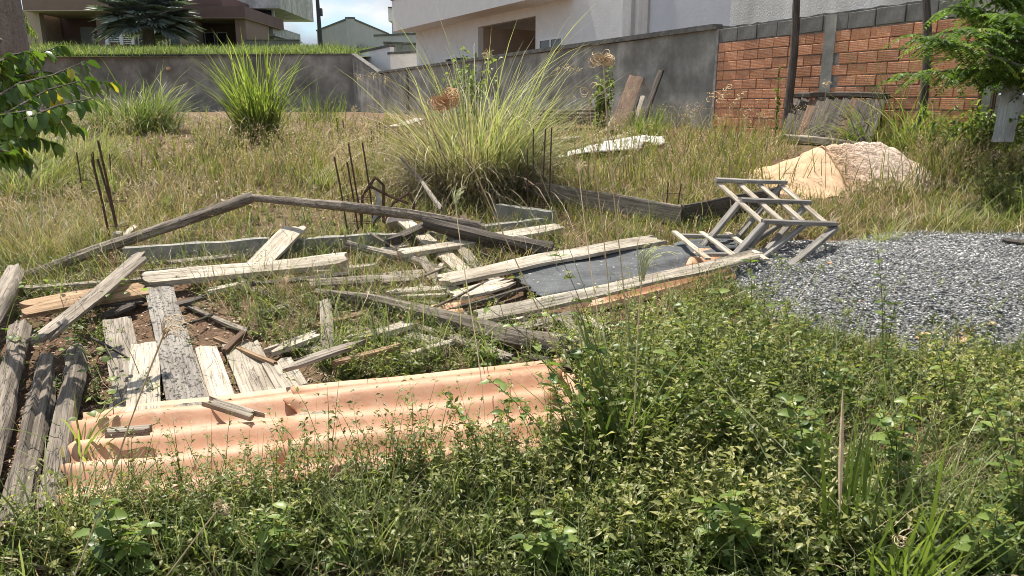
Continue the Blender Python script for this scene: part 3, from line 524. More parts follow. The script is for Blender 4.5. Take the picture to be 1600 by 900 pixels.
for k, (a, b, r, m_, lab) in enumerate([((560, 440, .05), (610, 470, .1), .009, 'w_dark', 'thin dark stick crossing below the broken light board end'),
  ((610, 455, .03), (700, 445, .12), .011, 'w_log', 'crooked stick right of the short dark peg'), ((420, 470, .03), (470, 500, .03), .008, 'w_dark', 'dark twig below the long white board'),
  ((655, 505, .05), (760, 470, .12), .010, 'w_log', 'stick slanting up towards the frayed pale board end'), ((330, 500, .03), (290, 530, .08), .009, 'w_dark', 'dark twig beside the speckled board'),
  ((560, 520, .03), (650, 545, .03), .010, 'w_log', 'brown stick beneath the dark gnarled log'), ((700, 395, .10), (800, 425, .04), .010, 'w_dark', 'dark branch under the thick dark log'),
  ((580, 395, .14), (650, 420, .05), .009, 'w_log', 'stick leaning from the brown pole to the light board'), ((150, 560, .10), (215, 580, .04), .008, 'w_dark', 'dark twig over the tan grey board near the logs'),
  ((790, 520, .04), (850, 545, .03), .009, 'w_dark', 'dark twig by the loose boards at the gnarled log')]):
    log(lab, [a, tuple((p + q) / 2 + (4 if i < 2 else .01) for i, (p, q) in enumerate(zip(a, b))), b], [r, r * .6], m_, name='stick', cat='stick', rough=.3, ns=8)
for a, b, w_, m_, lab in [((640, 470, .03), (740, 500, .02), .05, 'w_grey', 'grey offcut between the gnarled log and the felt'), ((560, 455, .02), (640, 490, .02), .045, 'w_pale', 'pale lath lying below the dark peg'),
  ((470, 520, .02), (580, 500, .05), .04, 'w_tan', 'tan lath crossing behind the pinkish stub'), ((620, 510, .03), (690, 530, .03), .05, 'w_grey', 'grey lath just above the gnarled log middle'),
  ((780, 500, .03), (870, 520, .02), .06, 'w_pale', 'pale lath under the front board'), ((690, 430, .08), (640, 470, .02), .07, 'w_pale', 'pale board stub under the crossed poles'),
  ((520, 425, .03), (560, 450, .03), .06, 'w_tan', 'tan offcut behind the broken light board end'), ((350, 450, .03), (440, 470, .02), .05, 'w_grey', 'grey lath in the shade of the long white board'),
  ((90, 470, .03), (190, 452, .05), .035, 'w_pale', 'thin pale lath behind the tan board'), ((830, 408, .03), (905, 430, .03), .06, 'w_tan', 'tan board scrap right of the thick dark log')]:
    plank(lab, a, b, w_, .016, m_, jag=.05, name='lath', roll=.15)
for a, b, w_, m_, lab in [((540, 452, .05), (690, 436, .06), .07, 'w_grey', 'greying board just behind the level grey board'), ((600, 478, .08), (720, 460, .05), .06, 'w_pale', 'pale board left of the frayed board end'), ((655, 420, .10), (700, 470, .03), .06, 'w_grey', 'short grey board pointing at the frayed board end'),
  ((570, 412, .05), (640, 398, .08), .07, 'w_pale', 'pale board just before the concrete beam at centre'), ((790, 385, .10), (872, 398, .03), .06, 'w_grey', 'grey board crossing below the light board end'), ((700, 535, .04), (800, 575, .04), .06, 'w_grey', 'grey board below the dark gnarled log'),
  ((820, 565, .03), (930, 590, .03), .05, 'w_dark', 'added dark board for the shade by the right end of the orange sheets'), ((250, 498, .05), (330, 478, .06), .05, 'w_dark', 'added dark board end for the shade below the long white board left'), ((300, 560, .02), (330, 640, .02), .07, 'w_grey', 'grey board between the speckled board and pale narrow board'),
  ((110, 500, .06), (235, 482, .05), .05, 'w_dark', 'added dark board for the shade just below the tan board'), ((455, 540, .03), (530, 570, .03), .05, 'w_grey', 'grey scrap crossing the foot of the pinkish stub'), ((630, 530, .03), (700, 548, .03), .06, 'w_pale', 'pale scrap right of the rounded whitish board end'),
  ((390, 468, .09), (560, 445, .08), .05, 'w_dark', 'added dark beam for the shade beneath the right half of the white board'), ((840, 455, .04), (700, 495, .03), .05, 'w_dark', 'added dark board for the shade in the gap left of the black felt'), ((260, 425, .06), (380, 412, .06), .05, 'w_grey', 'grey lath between the beam and the long white board')]:
    plank(lab, a, b, w_, .02, m_, jag=.05, roll=.2)  # dark under-layer boards here are added in place of shade in the gaps
# formwork boards on edge beyond the tussock
plank('long formwork board on edge right of the big tussock', (838, 318, .13), (1064, 354, .09), .035, .16, 'w_grey', jag=.01)
plank('darker formwork board on edge continuing towards the wooden rack', (1064, 354, .09), (1215, 326, .11), .03, .16, 'w_dark', jag=.01)
# boards leaning on the walls
plank('rusty brown board leaning on the grey wall', gp(962, 208, 0), at(995, 119, 13.7), .26, .03, 'w_brown', roll=.2)
plank('thin dark board leaning on the grey wall at a steeper tilt', gp(1000, 205, 0), at(1034, 108, 12.8), .09, .05, 'w_dark')
plank('grey lath leaning between the rusty board and the dark board', gp(985, 206, 0), at(1004, 150, 13.1), .10, .02, 'w_grey')
plank('low grey offcut board at the foot of the leaning boards', gp(950, 208, 0), at(965, 182, 13.2), .16, .03, 'w_grey', jag=.1)
log('tall dark pole leaning against the brick wall left of the pillar', [wfoot(1238, .45), at(1241, 80, wallY(1241, .3)), at(1246, -30, wallY(1246, .12))], [.055, .045], 'w_dark', cat='pole', name='pole', rough=.06)
log('tall dark pole leaning against the brick wall by the long grass', [wfoot(1455, .4), at(1450, 80, wallY(1450, .25)), at(1446, -30, wallY(1446, .12))], [.045, .04], 'w_dark', cat='pole', name='pole', rough=.06)
# stack of doors leaning at the wall
ds = empty('plank_stack', label='stack of dark rotting door panels leaning on the brick wall with black top rail', cat='stack of boards')
A = wfoot(1236, .75, .02); B = wfoot(1375, .75, .02)
for k in range(11):
    f0 = k / 11; a0 = A.lerp(B, f0 + .03); top = at(1248 + k * 13, 152, wallY(1248 + k * 13, .2)) 
    me, mt = plank('', a0, top, .125 + random.uniform(-.01, .01), .03, 'w_brown' if k in (2, 7) else 'w_dark', free=True, jag=.06, name='board'); link('board', me, ds, mt)
me, mt = plank('', at(1242, 149, wallY(1242, .18)), at(1388, 150, wallY(1388, .18)), .10, .06, 'w_dark', free=True, name='top_rail'); link('top_rail', me, ds, mt)
me, mt = plank('', wfoot(1234, .85, .04), wfoot(1410, .85, .05), .08, .08, 'w_grey', free=True, name='bottom_rail'); link('bottom_rail', me, ds, mt)
# ---------------------------------------------------------------- the concrete footing beams
def beam(label, pts, w_, h_):
    P = [gp(u, v, h_) for u, v in pts]; o = empty('footing_beam', P[0], label=label, cat='beam')
    for i in range(len(P) - 1):
        a, b = P[i], P[i + 1]; d = b - a; L_ = d.length; fm = frame((a.x - P[0].x, a.y - P[0].y), d); n_ = 24; vs = []; fs = []
        for k in range(n_ + 1):
            x = L_ * k / n_; z = (b.z - a.z) * k / n_ + .012 * noise.noise(Vector((x * 4, i, 2)))
            for (yy, zz) in ((0, -h_ - .1), (.005 * noise.noise(Vector((x * 9, 1, 1))), z), (w_, z + .01 * noise.noise(Vector((x * 6, 5, 5)))), (w_, -h_ - .1)): vs.append((x, yy, zz))
        for k in range(n_):
            for j in range(3): fs.append((k * 4 + j, (k + 1) * 4 + j, (k + 1) * 4 + j + 1, k * 4 + j + 1))
        fs += [(0, 1, 2, 3), (n_ * 4 + 3, n_ * 4 + 2, n_ * 4 + 1, n_ * 4)]
        link('beam_segment', mesh('beam_segment', vs, fs, M['footing']), o, fm)
    return o
M['footing'] = grain('footing_concrete', (.14, .135, .12), (.40, .385, .34), 6, bs=.6, bd=.02)
beam('long low concrete footing beam running behind the boards to a broken right end', [(195, 418), (420, 402), (640, 386), (868, 356)], .075, .13)
beam('short concrete footing beam returning behind the right beam end', [(868, 354), (782, 342)], .09, .13)
# ---------------------------------------------------------------- rebars
def rods(label, base, n_, w_, h_, lean=.0, r=.0065, cat='steel rods', spread=.02):
    o = empty('rebar_bundle', base, label=label, cat=cat)
    for k in range(n_):
        x = (k % 2 - .5) * w_ + (k // 2) * w_ * .45; y = (k // 2 - .5) * w_; t = Vector((x + random.uniform(-spread, spread) + lean, y + random.uniform(-spread, spread), h_ * random.uniform(.8, 1.05)))
        MB().tube([(x, y, -.1), (x + (t.x - x) * .5 + random.uniform(-.006, .006), y, t.z * .5), t], r, 6).obj('rod', M['rust'], o)
    for z in (.12, .3):
        if z < h_ * .6: MB().tube([(-w_ / 2, -w_ / 2, z), (w_, -w_ / 2, z), (w_, w_ / 2, z), (-w_ / 2, w_ / 2, z), (-w_ / 2, -w_ / 2, z)], .003, 4).obj('stirrup', M['rust'], o)
    return o
rods('four dark steel rods standing in front of the right side of the tussock', gp(836, 345, 0), 4, .12, .74)
ce = rods('steel rods with bent rusty straps standing behind the brown pole', gp(562, 372, 0), 4, .12, .68, lean=-.08)
rods('three blackened steel rods standing on the left footing', gp(186, 378, 0), 3, .07, .72, lean=-.07, r=.008)
rods('cluster of steel rods in tall grass behind the left footing', gp(148, 300, 0), 4, .16, .42, r=.006)
rods('low bundle of rods in the field left of the tussock', gp(590, 236, 0), 4, .12, .35, r=.006)
rods('pair of short rods beyond the formwork boards', gp(1048, 325, 0), 2, .10, .26, r=.006)
rods('tiny rod stub in the field near the rear wall', gp(534, 206, 0), 2, .1, .22, r=.012)
rods('row of long rods standing by the right end of the brick wall', at(1528, 215, 7.6) * 1 , 4, .14, 1.35, r=.007)
st = empty('bent_straps', gp(590, 372, .1), label='tangle of bent rusty straps and a pale tin lid beside the standing rods', cat='scrap metal')
for k, pts in enumerate([[(-.12, 0, 0), (-.10, 0, .22), (.0, .02, .36), (.06, .02, .30), (.05, .0, .02)], [(.05, .05, .0), (.12, .05, .16), (.24, .05, .24), (.28, .05, .16), (.26, .05, .0)], [(-.05, 0, .3), (.1, .02, .22), (.24, .03, .16)], [(-.02, .03, .02), (.1, .0, .14), (.2, .0, .04)]]):
    a = MB(); P = [Vector(p) for p in pts]; Q = []
    for i in range(len(P) - 1):
        for t in range(4): Q.append(P[i].lerp(P[i + 1], t / 4))
    Q.append(P[-1]); a.tube(Q, .011, 5); a.obj('strap', M['rust'], st)
a = MB(); a.tube([(-.02, .06, .02), (.02, .03, .18), (.0, .03, .26)], [.03, .02, .012], 6); a.obj('tin_piece', M['grey_house'], st)
a = MB(); n_ = 16; a.tube([(.16, .02, -.02), (.16, .05, .02), (.16, .09, .05), (.16, .1, .055)], [.10, .095, .06, .01], n_); a.obj('lid', M['tile_pink'], st)
# ---------------------------------------------------------------- corrugated sheets
def sheet(name, label, c00, c10, c11, c01, nw, amp, m, nu=10, nv=None, th=.006, cat='roof sheet', sag=0., wav=0., prof='sin', jag=.0, parent=None):
    # c00-c10 = direction along the ridges, c00-c01 = across the waves
    nv = nv or nw * 10; X = (c10 - c00).normalized(); Yv = (c01 - c00); Z = X.cross(Yv).normalized()
    if Z.z < 0: Z = -Z
    sd_ = random.uniform(0, 99); org = c00.copy(); top = []; bot = []
    for j in range(nv + 1):
        q = j / nv
        for i in range(nu + 1):
            p = i / nu; P = c00.lerp(c10, p).lerp(c01.lerp(c11, p), q)
            if jag and i in (0, nu): P = P + X * (jag * (noise.noise(Vector((q * 9, i, sd_)))))
            ph = q * nw * 2 * math.pi; hgt = amp * (math.sin(ph) if prof == 'sin' else (abs(math.sin(ph / 2)) ** 1.2 * 2 - 1))
            hgt += sag * -4 * p * (1 - p) + wav * noise.noise(Vector((p * 3, q * 4, sd_)))
            P = P + Z * hgt - org; top.append(P); bot.append(P - Z * th)
    n0 = len(top); fs = []; W1 = nu + 1
    for j in range(nv):
        for i in range(nu): a = j * W1 + i; fs += [(a, a + 1, a + W1 + 1, a + W1), (n0 + a, n0 + a + W1, n0 + a + W1 + 1, n0 + a + 1)]
    for j in range(nv): a = j * W1; b = a + nu; fs += [(a, a + W1, n0 + a + W1, n0 + a), (b, n0 + b, n0 + b + W1, b + W1)]
    for i in range(nu): a = i; b = nv * W1 + i; fs += [(a, n0 + a, n0 + a + 1, a + 1), (b, b + 1, n0 + b + 1, n0 + b)]
    o = link(name, mesh(name, top + bot, fs, m, True), parent, Matrix.Translation(org)); 
    if label: tag(o, label, cat)
    return o
T = M['tile']
sheet('roof_sheet', 'large orange wavy roof sheet lying in the left foreground beside the logs', gp(92, 832, .08), gp(470, 795, .07), gp(500, 622, .07), gp(128, 668, .07), 4, .027, T, 16, th=.010, wav=.02, jag=.06)
sheet('roof_sheet', 'orange wavy roof sheet in the centre foreground overlapping the left one', gp(440, 800, .10), gp(850, 738, .06), gp(880, 582, .07), gp(455, 640, .10), 4, .027, T, 16, th=.010, wav=.02, jag=.06)
sheet('roof_sheet', 'narrow right end of an orange roof sheet under the flowering weeds', gp(835, 735, .03), gp(960, 715, .03), gp(935, 600, .03), gp(860, 590, .04), 3, .02, T, 8, th=.008, wav=.01)
sheet('roof_sheet', 'strip of orange roof sheet peeping out below the long front board', gp(905, 500, .03), gp(1150, 442, .03), gp(1135, 420, .05), gp(940, 462, .05), 2, .015, T, 8, th=.008)
sheet('roof_sheet', 'small orange tile shard under the foot of the wooden rack', gp(1070, 428, .05), gp(1125, 420, .05), gp(1120, 402, .06), gp(1085, 408, .09), 1, .015, T, 5, th=.008)
sheet('tile_fragment', 'broken piece of orange tile among boards left of the front board', gp(665, 510, .04), gp(725, 500, .03), gp(720, 485, .05), gp(672, 490, .05), 1, .015, T, 5, th=.008, cat='tile')
sheet('tile_fragment', 'smaller orange tile crumb left of the broken tile piece', gp(628, 500, .03), gp(655, 496, .03), gp(652, 486, .04), gp(630, 488, .04), 1, .01, T, 4, th=.008, cat='tile')
o = sheet('felt_sheet', 'sagging black tar felt sheet lying between two pale boards', gp(845, 478, .04), gp(1110, 424, .05), gp(1145, 392, .09), gp(788, 436, .10), 3, .006, M['felt'], 34, 16, th=.006, cat='felt sheet', wav=.03, jag=.12)
sheet('felt_sheet', 'crumpled end of black felt under the feet of the wooden rack', gp(1040, 418, .06), gp(1160, 402, .05), gp(1160, 382, .05), gp(1050, 392, .06), 2, .01, M['felt'], 14, 12, th=.006, cat='felt sheet', wav=.04, jag=.08)
# white sheets far
sheet('fibre_sheet', 'white corrugated sheet lying in the field beyond the formwork boards', gp(868, 252, .05), gp(1000, 240, .06), at(1012, 212, 10.2), at(955, 220, 10.1), 6, .018, M['white_sheet'], 8, cat='roof sheet', wav=.03)
sheet('fibre_sheet', 'crumpled white sheet on top of the pile near the grey wall', gp(968, 236, .10), gp(1040, 230, .06), at(1035, 213, 10.3), at(972, 216, 10.2), 4, .014, M['white_sheet'], 8, cat='roof sheet', wav=.05)
plank('upper of two thin white strips beyond the white sheet', at(925, 220, 10.9), at(993, 208, 11.1), .06, .03, 'w_white', jag=.01)
plank('lower of two thin white strips beyond the white sheet', at(918, 224, 10.6), at(985, 213, 10.8), .06, .03, 'w_white', jag=.01)
plank('bleached board end lying in dry grass behind the tussock at right', gp(845, 224, .04), gp(900, 220, .05), .2, .03, 'w_pale')
# wooden crib of laths at the foot of the grey wall
cb = empty('lath_screen', gp(880, 205, 0), label='low dark panel of grey laths on the grass against the grey wall', cat='lath screen')
A = gp(835, 210, .02); B = gp(955, 208, .02)
for k in range(6):
    me, mt = plank('', A + Vector((0, .5, .04 + k * .055)), B + Vector((0, .5, .04 + k * .055)), .02, .035, 'w_log', free=True, name='lath'); link('lath', me, cb, Matrix.Translation(-cb.location) @ mt)
# tile mound
tp = empty('sand_heap', gp(1300, 262, 0), label='heap of orange sand with crumbly pinkish right side below the door stack', cat='sand heap'); ti = Matrix.Translation(-tp.location)
def tchild(c00, c10, c11, c01, nw, amp, m, **k):
    t_ = Vector(tp.location); return sheet('tile', None, c00 - t_, c10 - t_, c11 - t_, c01 - t_, nw, amp, m, parent=tp, **k)
Mx = at(1300, 217, 7.45); X0 = at(1178, 280, 7.3).x; X1 = at(1270, 217, 7.45).x; X2 = at(1375, 222, 7.45).x; X3 = at(1450, 280, 7.3).x
def mh(x, y):
    pr = np.interp(x, [X0, X0 + (X1 - X0) * .5, X1, X2, X3], [0, .15, .28, .23, -.02]); sc = .035 * np.abs(np.sin((x - X1) * 21)) * (x > X1 - .05) * np.clip(1 - np.abs(y - 7.45) * 3, 0, 1)
    return pr * np.clip(1.04 - (np.abs(y - 7.45 - .06 * np.sin(x * 6)) / .72) ** 1.25, -.3, 1) + sc * (pr > .1) + .012 * np.sin(x * 23 + y * 9) * np.sin(y * 19)
mxs = np.linspace(X0 - .1, X3 + .1, 110); mys = np.linspace(6.7, 8.2, 60); MX, MY = np.meshgrid(mxs, mys); MZ = gz(MX, MY) + mh(MX, MY) - .02
fs = [(j * 110 + i, j * 110 + i + 1, (j + 1) * 110 + i + 1, (j + 1) * 110 + i) for j in range(59) for i in range(109)]
m = mat('heaped_sand', rough=.95); c = coords(m); sx = N(m, 'ShaderNodeSeparateXYZ'); K(m, c, sx.inputs[0]); nz = noise_tex(m, c, 5, 8, .7); f = noise_tex(m, c, 42, 8, .75)
ma = N(m, 'ShaderNodeMath', {1: .55}, operation='MULTIPLY'); K(m, nz, ma.inputs[0]); mb_ = N(m, 'ShaderNodeMath', operation='ADD'); K(m, sx.outputs[0], mb_.inputs[0]); K(m, ma.outputs[0], mb_.inputs[1])
mc = N(m, 'ShaderNodeMapRange', {'From Min': X1 - tp.location.x + .30, 'From Max': X1 - tp.location.x + .85}); K(m, mb_.outputs[0], mc.inputs[0])
col = mixc(m, mc.outputs[0], ramp(m, f, [(.3, (.44, .28, .16)), (.7, (.62, .43, .28))]), ramp(m, f, [(.35, (.58, .45, .36)), (.55, (.76, .63, .53)), (.7, (.84, .76, .68))])); setc(m, col); bump(m, f, .45, .012)
v_ = np.stack([MX - tp.location.x, MY - tp.location.y, MZ - tp.location.z], -1).reshape(-1, 3); link('heap', mesh('heap', v_, fs, m, True), tp)
n_ = 9000; x = U(X1 + .1, X3, n_); y = U(6.75, 7.6, n_); k_ = mh(x, y) > -.01; x, y = x[k_], y[k_]; z = gz(x, y) + mh(x, y); n_ = len(x); q = np.stack([x - tp.location.x, y - tp.location.y, z - tp.location.z], 1); vg = VG(); oc0 = np.array([(1, 0, 0), (-1, 0, 0), (0, 1, 0), (0, -1, 0), (0, 0, .7), (0, 0, -.7)], float); of0 = np.array([(0, 2, 4), (2, 1, 4), (1, 3, 4), (3, 0, 4), (2, 0, 5), (1, 2, 5), (3, 1, 5), (0, 3, 5)])
V = oc0[None] * U(.004, .013, n_)[:, None, None] * U(.6, 1.4, (n_, 6, 1)) + q[:, None]; vg.add(V.reshape(-1, 3), (np.arange(n_)[:, None, None] * 6 + of0[None]).reshape(-1, 3), np.repeat(U(.2, .9, n_), 6)); vg.obj('crumbs', m, tp, kind='stuff')
# white leaning sheet at right edge
plank('white metal sheet strip leaning at the right edge among leaves', at(1566, 222, 6.9), at(1592, 90, 7.3), .17, .01, 'w_white', jag=.0)
# ---------------------------------------------------------------- wooden rack
rk = empty('wooden_rack', gp(1200, 425, 0), label='grey wooden slatted rack lying tipped over on the gravel edge', cat='rack'); ro = Vector(rk.location)
def rb(name, a, b, w_, t_, roll=0): me, mt = plank('', a, b, w_, t_, 'w_pale' if name == 'slat' else 'w_rack', free=True, jag=.002, warp=.003, roll=roll, name=name); return link(name, me, rk, Matrix.Translation(-ro) @ mt)
YB = 5.35
TL, TR = at(1118, 281, 5.55), at(1228, 285, 5.75); ML, MR = at(1156, 312, 5.3), at(1266, 316, 5.5); NL, NR = at(1192, 346, 5.0), at(1306, 350, 5.2)
for a_, b_ in ((TL, TR), (ML, MR), (NL, NR)): rb('rail', a_, b_, .045, .030, roll=.1)
for f_ in (.04, .33, .62, .93): rb('slat', TL.lerp(TR, f_) + Vector((0, 0, -.024)), NL.lerp(NR, f_) + Vector((0, 0, -.024)), .046, .016)
BL = gp(1078, 412, .04); CL = gp(1148, 440, .02)
rb('leg', ML + Vector((0, 0, -.02)), at(1083, 404, 4.98), .042, .035); rb('leg', NL + Vector((0, 0, -.02)), at(1118, 432, 4.72), .042, .035)
rb('leg', NL.lerp(NR, .08) + Vector((0, .05, -.02)), at(1140, 428, 4.78), .042, .035); rb('leg', NR + Vector((0, 0, -.03)), at(1218, 430, 4.62), .05, .035); rb('leg', NL.lerp(NR, .55) + Vector((0, 0, -.02)), at(1160, 425, 4.75), .042, .03); rb('leg', NL.lerp(NR, .34) + Vector((0, .1, -.02)), at(1160, 390, 5.15), .04, .03)
rb('leg', TL.lerp(TR, .93) + Vector((0, 0, -.03)), at(1150, 375, 5.35), .04, .03); rb('leg', ML.lerp(MR, .93) + Vector((0, 0, -.03)), at(1190, 400, 5.0), .04, .03)
q0, q1 = at(1060, 368, 5.1), at(1150, 370, 5.2); r0_, r1_ = at(1092, 398, 4.72), at(1190, 398, 4.8)
rb('rail', q0, q1, .03, .025); rb('rail', r0_, r1_, .03, .025)
for f_ in (.02, .5, .95): rb('slat', q0.lerp(q1, f_) + Vector((-.03, .05, .02)), q0.lerp(q1, f_) + (r0_ - q0) * 1.35 + Vector((0, 0, .02)), .04, .015)
rb('slat', at(1185, 392, 5.1), at(1218, 428, 4.6), .035, .02)
# ---------------------------------------------------------------- gravel
GC = (3.1, 4.45); 
def gravel_h(x, y):
    a = np.sqrt(((x - GC[0]) / 1.85) ** 2 + ((y - GC[1]) / 1.15) ** 2); return .125 * np.clip(1 - a ** 2, -.35, 1) + .012 * np.sin(x * 7) * np.sin(y * 6)
gx = np.linspace(.4, 5.3, 80); gy = np.linspace(2.9, 6.4, 60); GX, GY = np.meshgrid(gx, gy); GZ = gz(GX, GY) + gravel_h(GX, GY) - .012
fs = [(j * 80 + i, j * 80 + i + 1, (j + 1) * 80 + i + 1, (j + 1) * 80 + i) for j in range(59) for i in range(79)]
gm = empty('gravel_heap', (0, 0, 0), label='broad low heap of blue grey crushed stone at right', cat='gravel heap')
vg = VG(); v_ = np.stack([GX, GY, GZ], -1).reshape(-1, 3); f_ = np.array(fs); vg.add(v_, np.concatenate([f_[:, [0, 1, 2]], f_[:, [0, 2, 3]]]), np.full(len(v_), .30)); vg.obj('heap_core', M['gravel'], gm)
n_ = 100000; x = U(1.0, 5.2, n_); y = U(3.0, 6.1, n_); hh = gravel_h(x, y); keep = hh > -.02 + RS.rand(n_) * .02 - (RS.rand(n_) < .12) * .09; x, y = x[keep], y[keep]; z = gz(x, y) + gravel_h(x, y); n_ = len(x)
oc = np.array([(1, 0, 0), (-1, 0, 0), (0, 1, 0), (0, -1, 0), (0, 0, .75), (0, 0, -.75)], float); of = np.array([(0, 2, 4), (2, 1, 4), (1, 3, 4), (3, 0, 4), (2, 0, 5), (1, 2, 5), (3, 1, 5), (0, 3, 5)])
sz = .004 + .0085 * RS.rand(n_) ** 1.8; V = oc[None] * sz[:, None, None] * U(.6, 1.4, (n_, 6, 1)); ang = U(0, 6.28, n_); V[..., 2] *= .7; tl = U(-.7, .7, n_)
c_, s_ = np.cos(tl)[:, None], np.sin(tl)[:, None]; V = np.stack([V[..., 0] * c_ - V[..., 2] * s_, V[..., 1], V[..., 0] * s_ + V[..., 2] * c_], -1); c_, s_ = np.cos(ang)[:, None], np.sin(ang)[:, None]; V = np.stack([V[..., 0] * c_ - V[..., 1] * s_, V[..., 0] * s_ + V[..., 1] * c_, V[..., 2]], -1)
V += np.stack([x, y, z + sz * .3], -1)[:, None]; vg = VG(); vg.add(V.reshape(-1, 3), (np.arange(n_)[:, None, None] * 6 + of[None]).reshape(-1, 3), np.repeat(RS.rand(n_) ** 1.3, 6)); vg.obj('stones', M['gravel'], gm, kind='stuff')
#VEGETATION

TILES = [(95, 822), (300, 808), (480, 790), (860, 735), (950, 700), (935, 590), (870, 570), (125, 655)]
LOGS = [(-200, 480), (50, 480), (165, 560), (100, 860), (-300, 860)]
SLABS = [(160, 520), (235, 445), (290, 445), (400, 535), (500, 590), (520, 665), (160, 700)]
FELT = [(690, 455), (1040, 385), (1170, 385), (1190, 425), (940, 500), (740, 530)]
GRAVF = [(1090, 430), (1200, 430), (1300, 480), (1700, 480), (1700, 560), (1400, 575), (1150, 520)]
TIMB = [(200, 360), (880, 330), (940, 420), (940, 560), (480, 600), (180, 560), (20, 500)]
GRAV = [(1150, 400), (1250, 375), (1620, 375), (1700, 560), (1430, 565), (1200, 500), (1120, 440)]
MOUND = [(1180, 280), (1255, 222), (1380, 226), (1440, 285), (1300, 292)]
BARE1 = [(370, 335), (560, 320), (620, 350), (430, 372)]; BARE2 = [(790, 400), (960, 380), (1030, 392), (860, 425)]; BARE3 = [(180, 215), (300, 205), (310, 250), (190, 260)]; BARE4 = [(1180, 300), (1320, 296), (1300, 320), (1200, 320)]
def scat(n, u0, u1, v0, v1, rules=(), p0=1.0, vp=1.0):
    u = U(u0, u1, n); v = v0 + (v1 - v0) * RS.rand(n) ** vp; pr = np.full(n, p0)
    for poly, f in rules: pr = np.where(inpoly(u, v, poly), pr * f, pr)
    k = RS.rand(n) < pr; P = gpa(u[k], v[k]); return P
def inlot(P, m_=.12):
    d = np.array([DW.x, DW.y]); q = P[:, :2] - np.array([C0.x, C0.y]); s_ = q[:, 0] * (-d[1]) + q[:, 1] * d[0]    # positive beyond the wall
    return (s_ < -m_) & (P[:, 1] < 33.7)
def patch(P, s1, s2, ph=0): return .5 + .5 * np.sin(P[:, 0] * s1 + ph + 1.3 * np.sin(P[:, 1] * s2)) * np.sin(P[:, 1] * s1 * .8 + ph * 2 + np.sin(P[:, 0] * s2))
base_rules = [(TILES, 0), (LOGS, .05), (SLABS, .04), (FELT, .03), (GRAV, .01), (MOUND, .04), (BARE1, .2), (BARE2, .2), (BARE3, .35), (BARE4, .4)]
# field of mixed green and straw grass
vg = VG()
P = scat(50000, -80, 1680, 186, 470, base_rules + [(TIMB, .35)], vp=.9); P = P[inlot(P)]; d_ = P[:, 1]; pt = patch(P, .9, .6)
nn = len(P); ribbons(vg, P, U(0, 6.28, nn), U(.9, 1.55, nn), U(.1, 1.1, nn), U(.04, .18, nn) * (.65 + .5 * pt), .0022 + .0009 * d_, 3, .14 + .5 * pt * RS.rand(nn) + .38 * RS.rand(nn) ** 1.5, wob=.2)
P = scat(5000, -80, 1680, 186, 300, base_rules); P = P[inlot(P)]; nn = len(P); ribbons(vg, P, U(0, 6.28, nn), U(1., 1.5, nn), U(.1, .9, nn), U(.25, .5, nn), .003 + .0008 * P[:, 1], 4, U(.1, .6, nn), wob=.15)
vg.obj('field_grass', M['field'], kind='stuff')
vg = VG(); P = scat(40000, -80, 1680, 186, 480, base_rules + [(TIMB, .9)], vp=1.0); P = P[inlot(P)]; pt = patch(P, 1.3, .8, 2); P = P[RS.rand(len(P)) < .35 + .65 * (pt > .45)]; nn = len(P)
ribbons(vg, P, U(0, 6.28, nn), U(.2, 1.5, nn), U(.1, 1.2, nn), U(.06, .25, nn), .002 + .0007 * P[:, 1], 3, None, wob=.4); vg.obj('dry_grass', M['straw'], kind='stuff')
def seeds(n, reg, hs, rules, ns=16):
    vg = VG(); P = scat(n, *reg, rules); P = P[inlot(P)]; P = P[RS.rand(len(P)) < .12 + 1.1 * patch(P, 1.1, .7, 4) ** 2]; nn = len(P); H = U(*hs, nn); Q = ribbons(vg, P, U(0, 6.28, nn), U(1.2, 1.55, nn), U(0, .5, nn), H, .002 + .0004 * P[:, 1], 3, U(.2, .7, nn))
    tips = np.repeat(Q[3], ns, 0); prev = np.repeat(Q[2], ns, 0); t = RS.rand(len(tips))[:, None]; sc = np.repeat((.010 + .0028 * P[:, 1]), ns)
    q = tips * t + (prev * .5 + tips * .5) * (1 - t) + RS.normal(0, 1, tips.shape) * sc[:, None] * .8; d = RS.normal(0, 1, q.shape) + np.array([0, 0, .4])
    leaves(vg, q, d, sc * U(.5, 1.1, len(q)) * .9, sc * .22, U(.2, 1, len(q)), 0, 0); return vg
seeds(3600, (-60, 1640, 190, 300), (.18, .42), base_rules).obj('seeding_grass', M['seed'], kind='stuff')
seeds(900, (1080, 1560, 192, 235), (.25, .5), base_rules, 14).obj('seeding_grass', M['seed'], kind='stuff')
seeds(700, (-60, 420, 260, 420), (.2, .4), base_rules, 12).obj('seeding_grass', M['seed'], kind='stuff')
# bank grass
vg = VG(); nn = 22000; x = U(-36, -6.9, nn); y = 34.3 + 14 * RS.rand(nn) ** 1.6; P = np.stack([x, y, bankz(x, y)], 1); ribbons(vg, P, U(0, 6.28, nn), U(1., 1.55, nn), U(.1, .9, nn), U(.12, .42, nn) * (1 + .5 * (np.sin(x * 1.1) > .3)), .03, 3, U(.1, .9, nn)); vg.obj('bank_grass', M['clump'], kind='stuff')
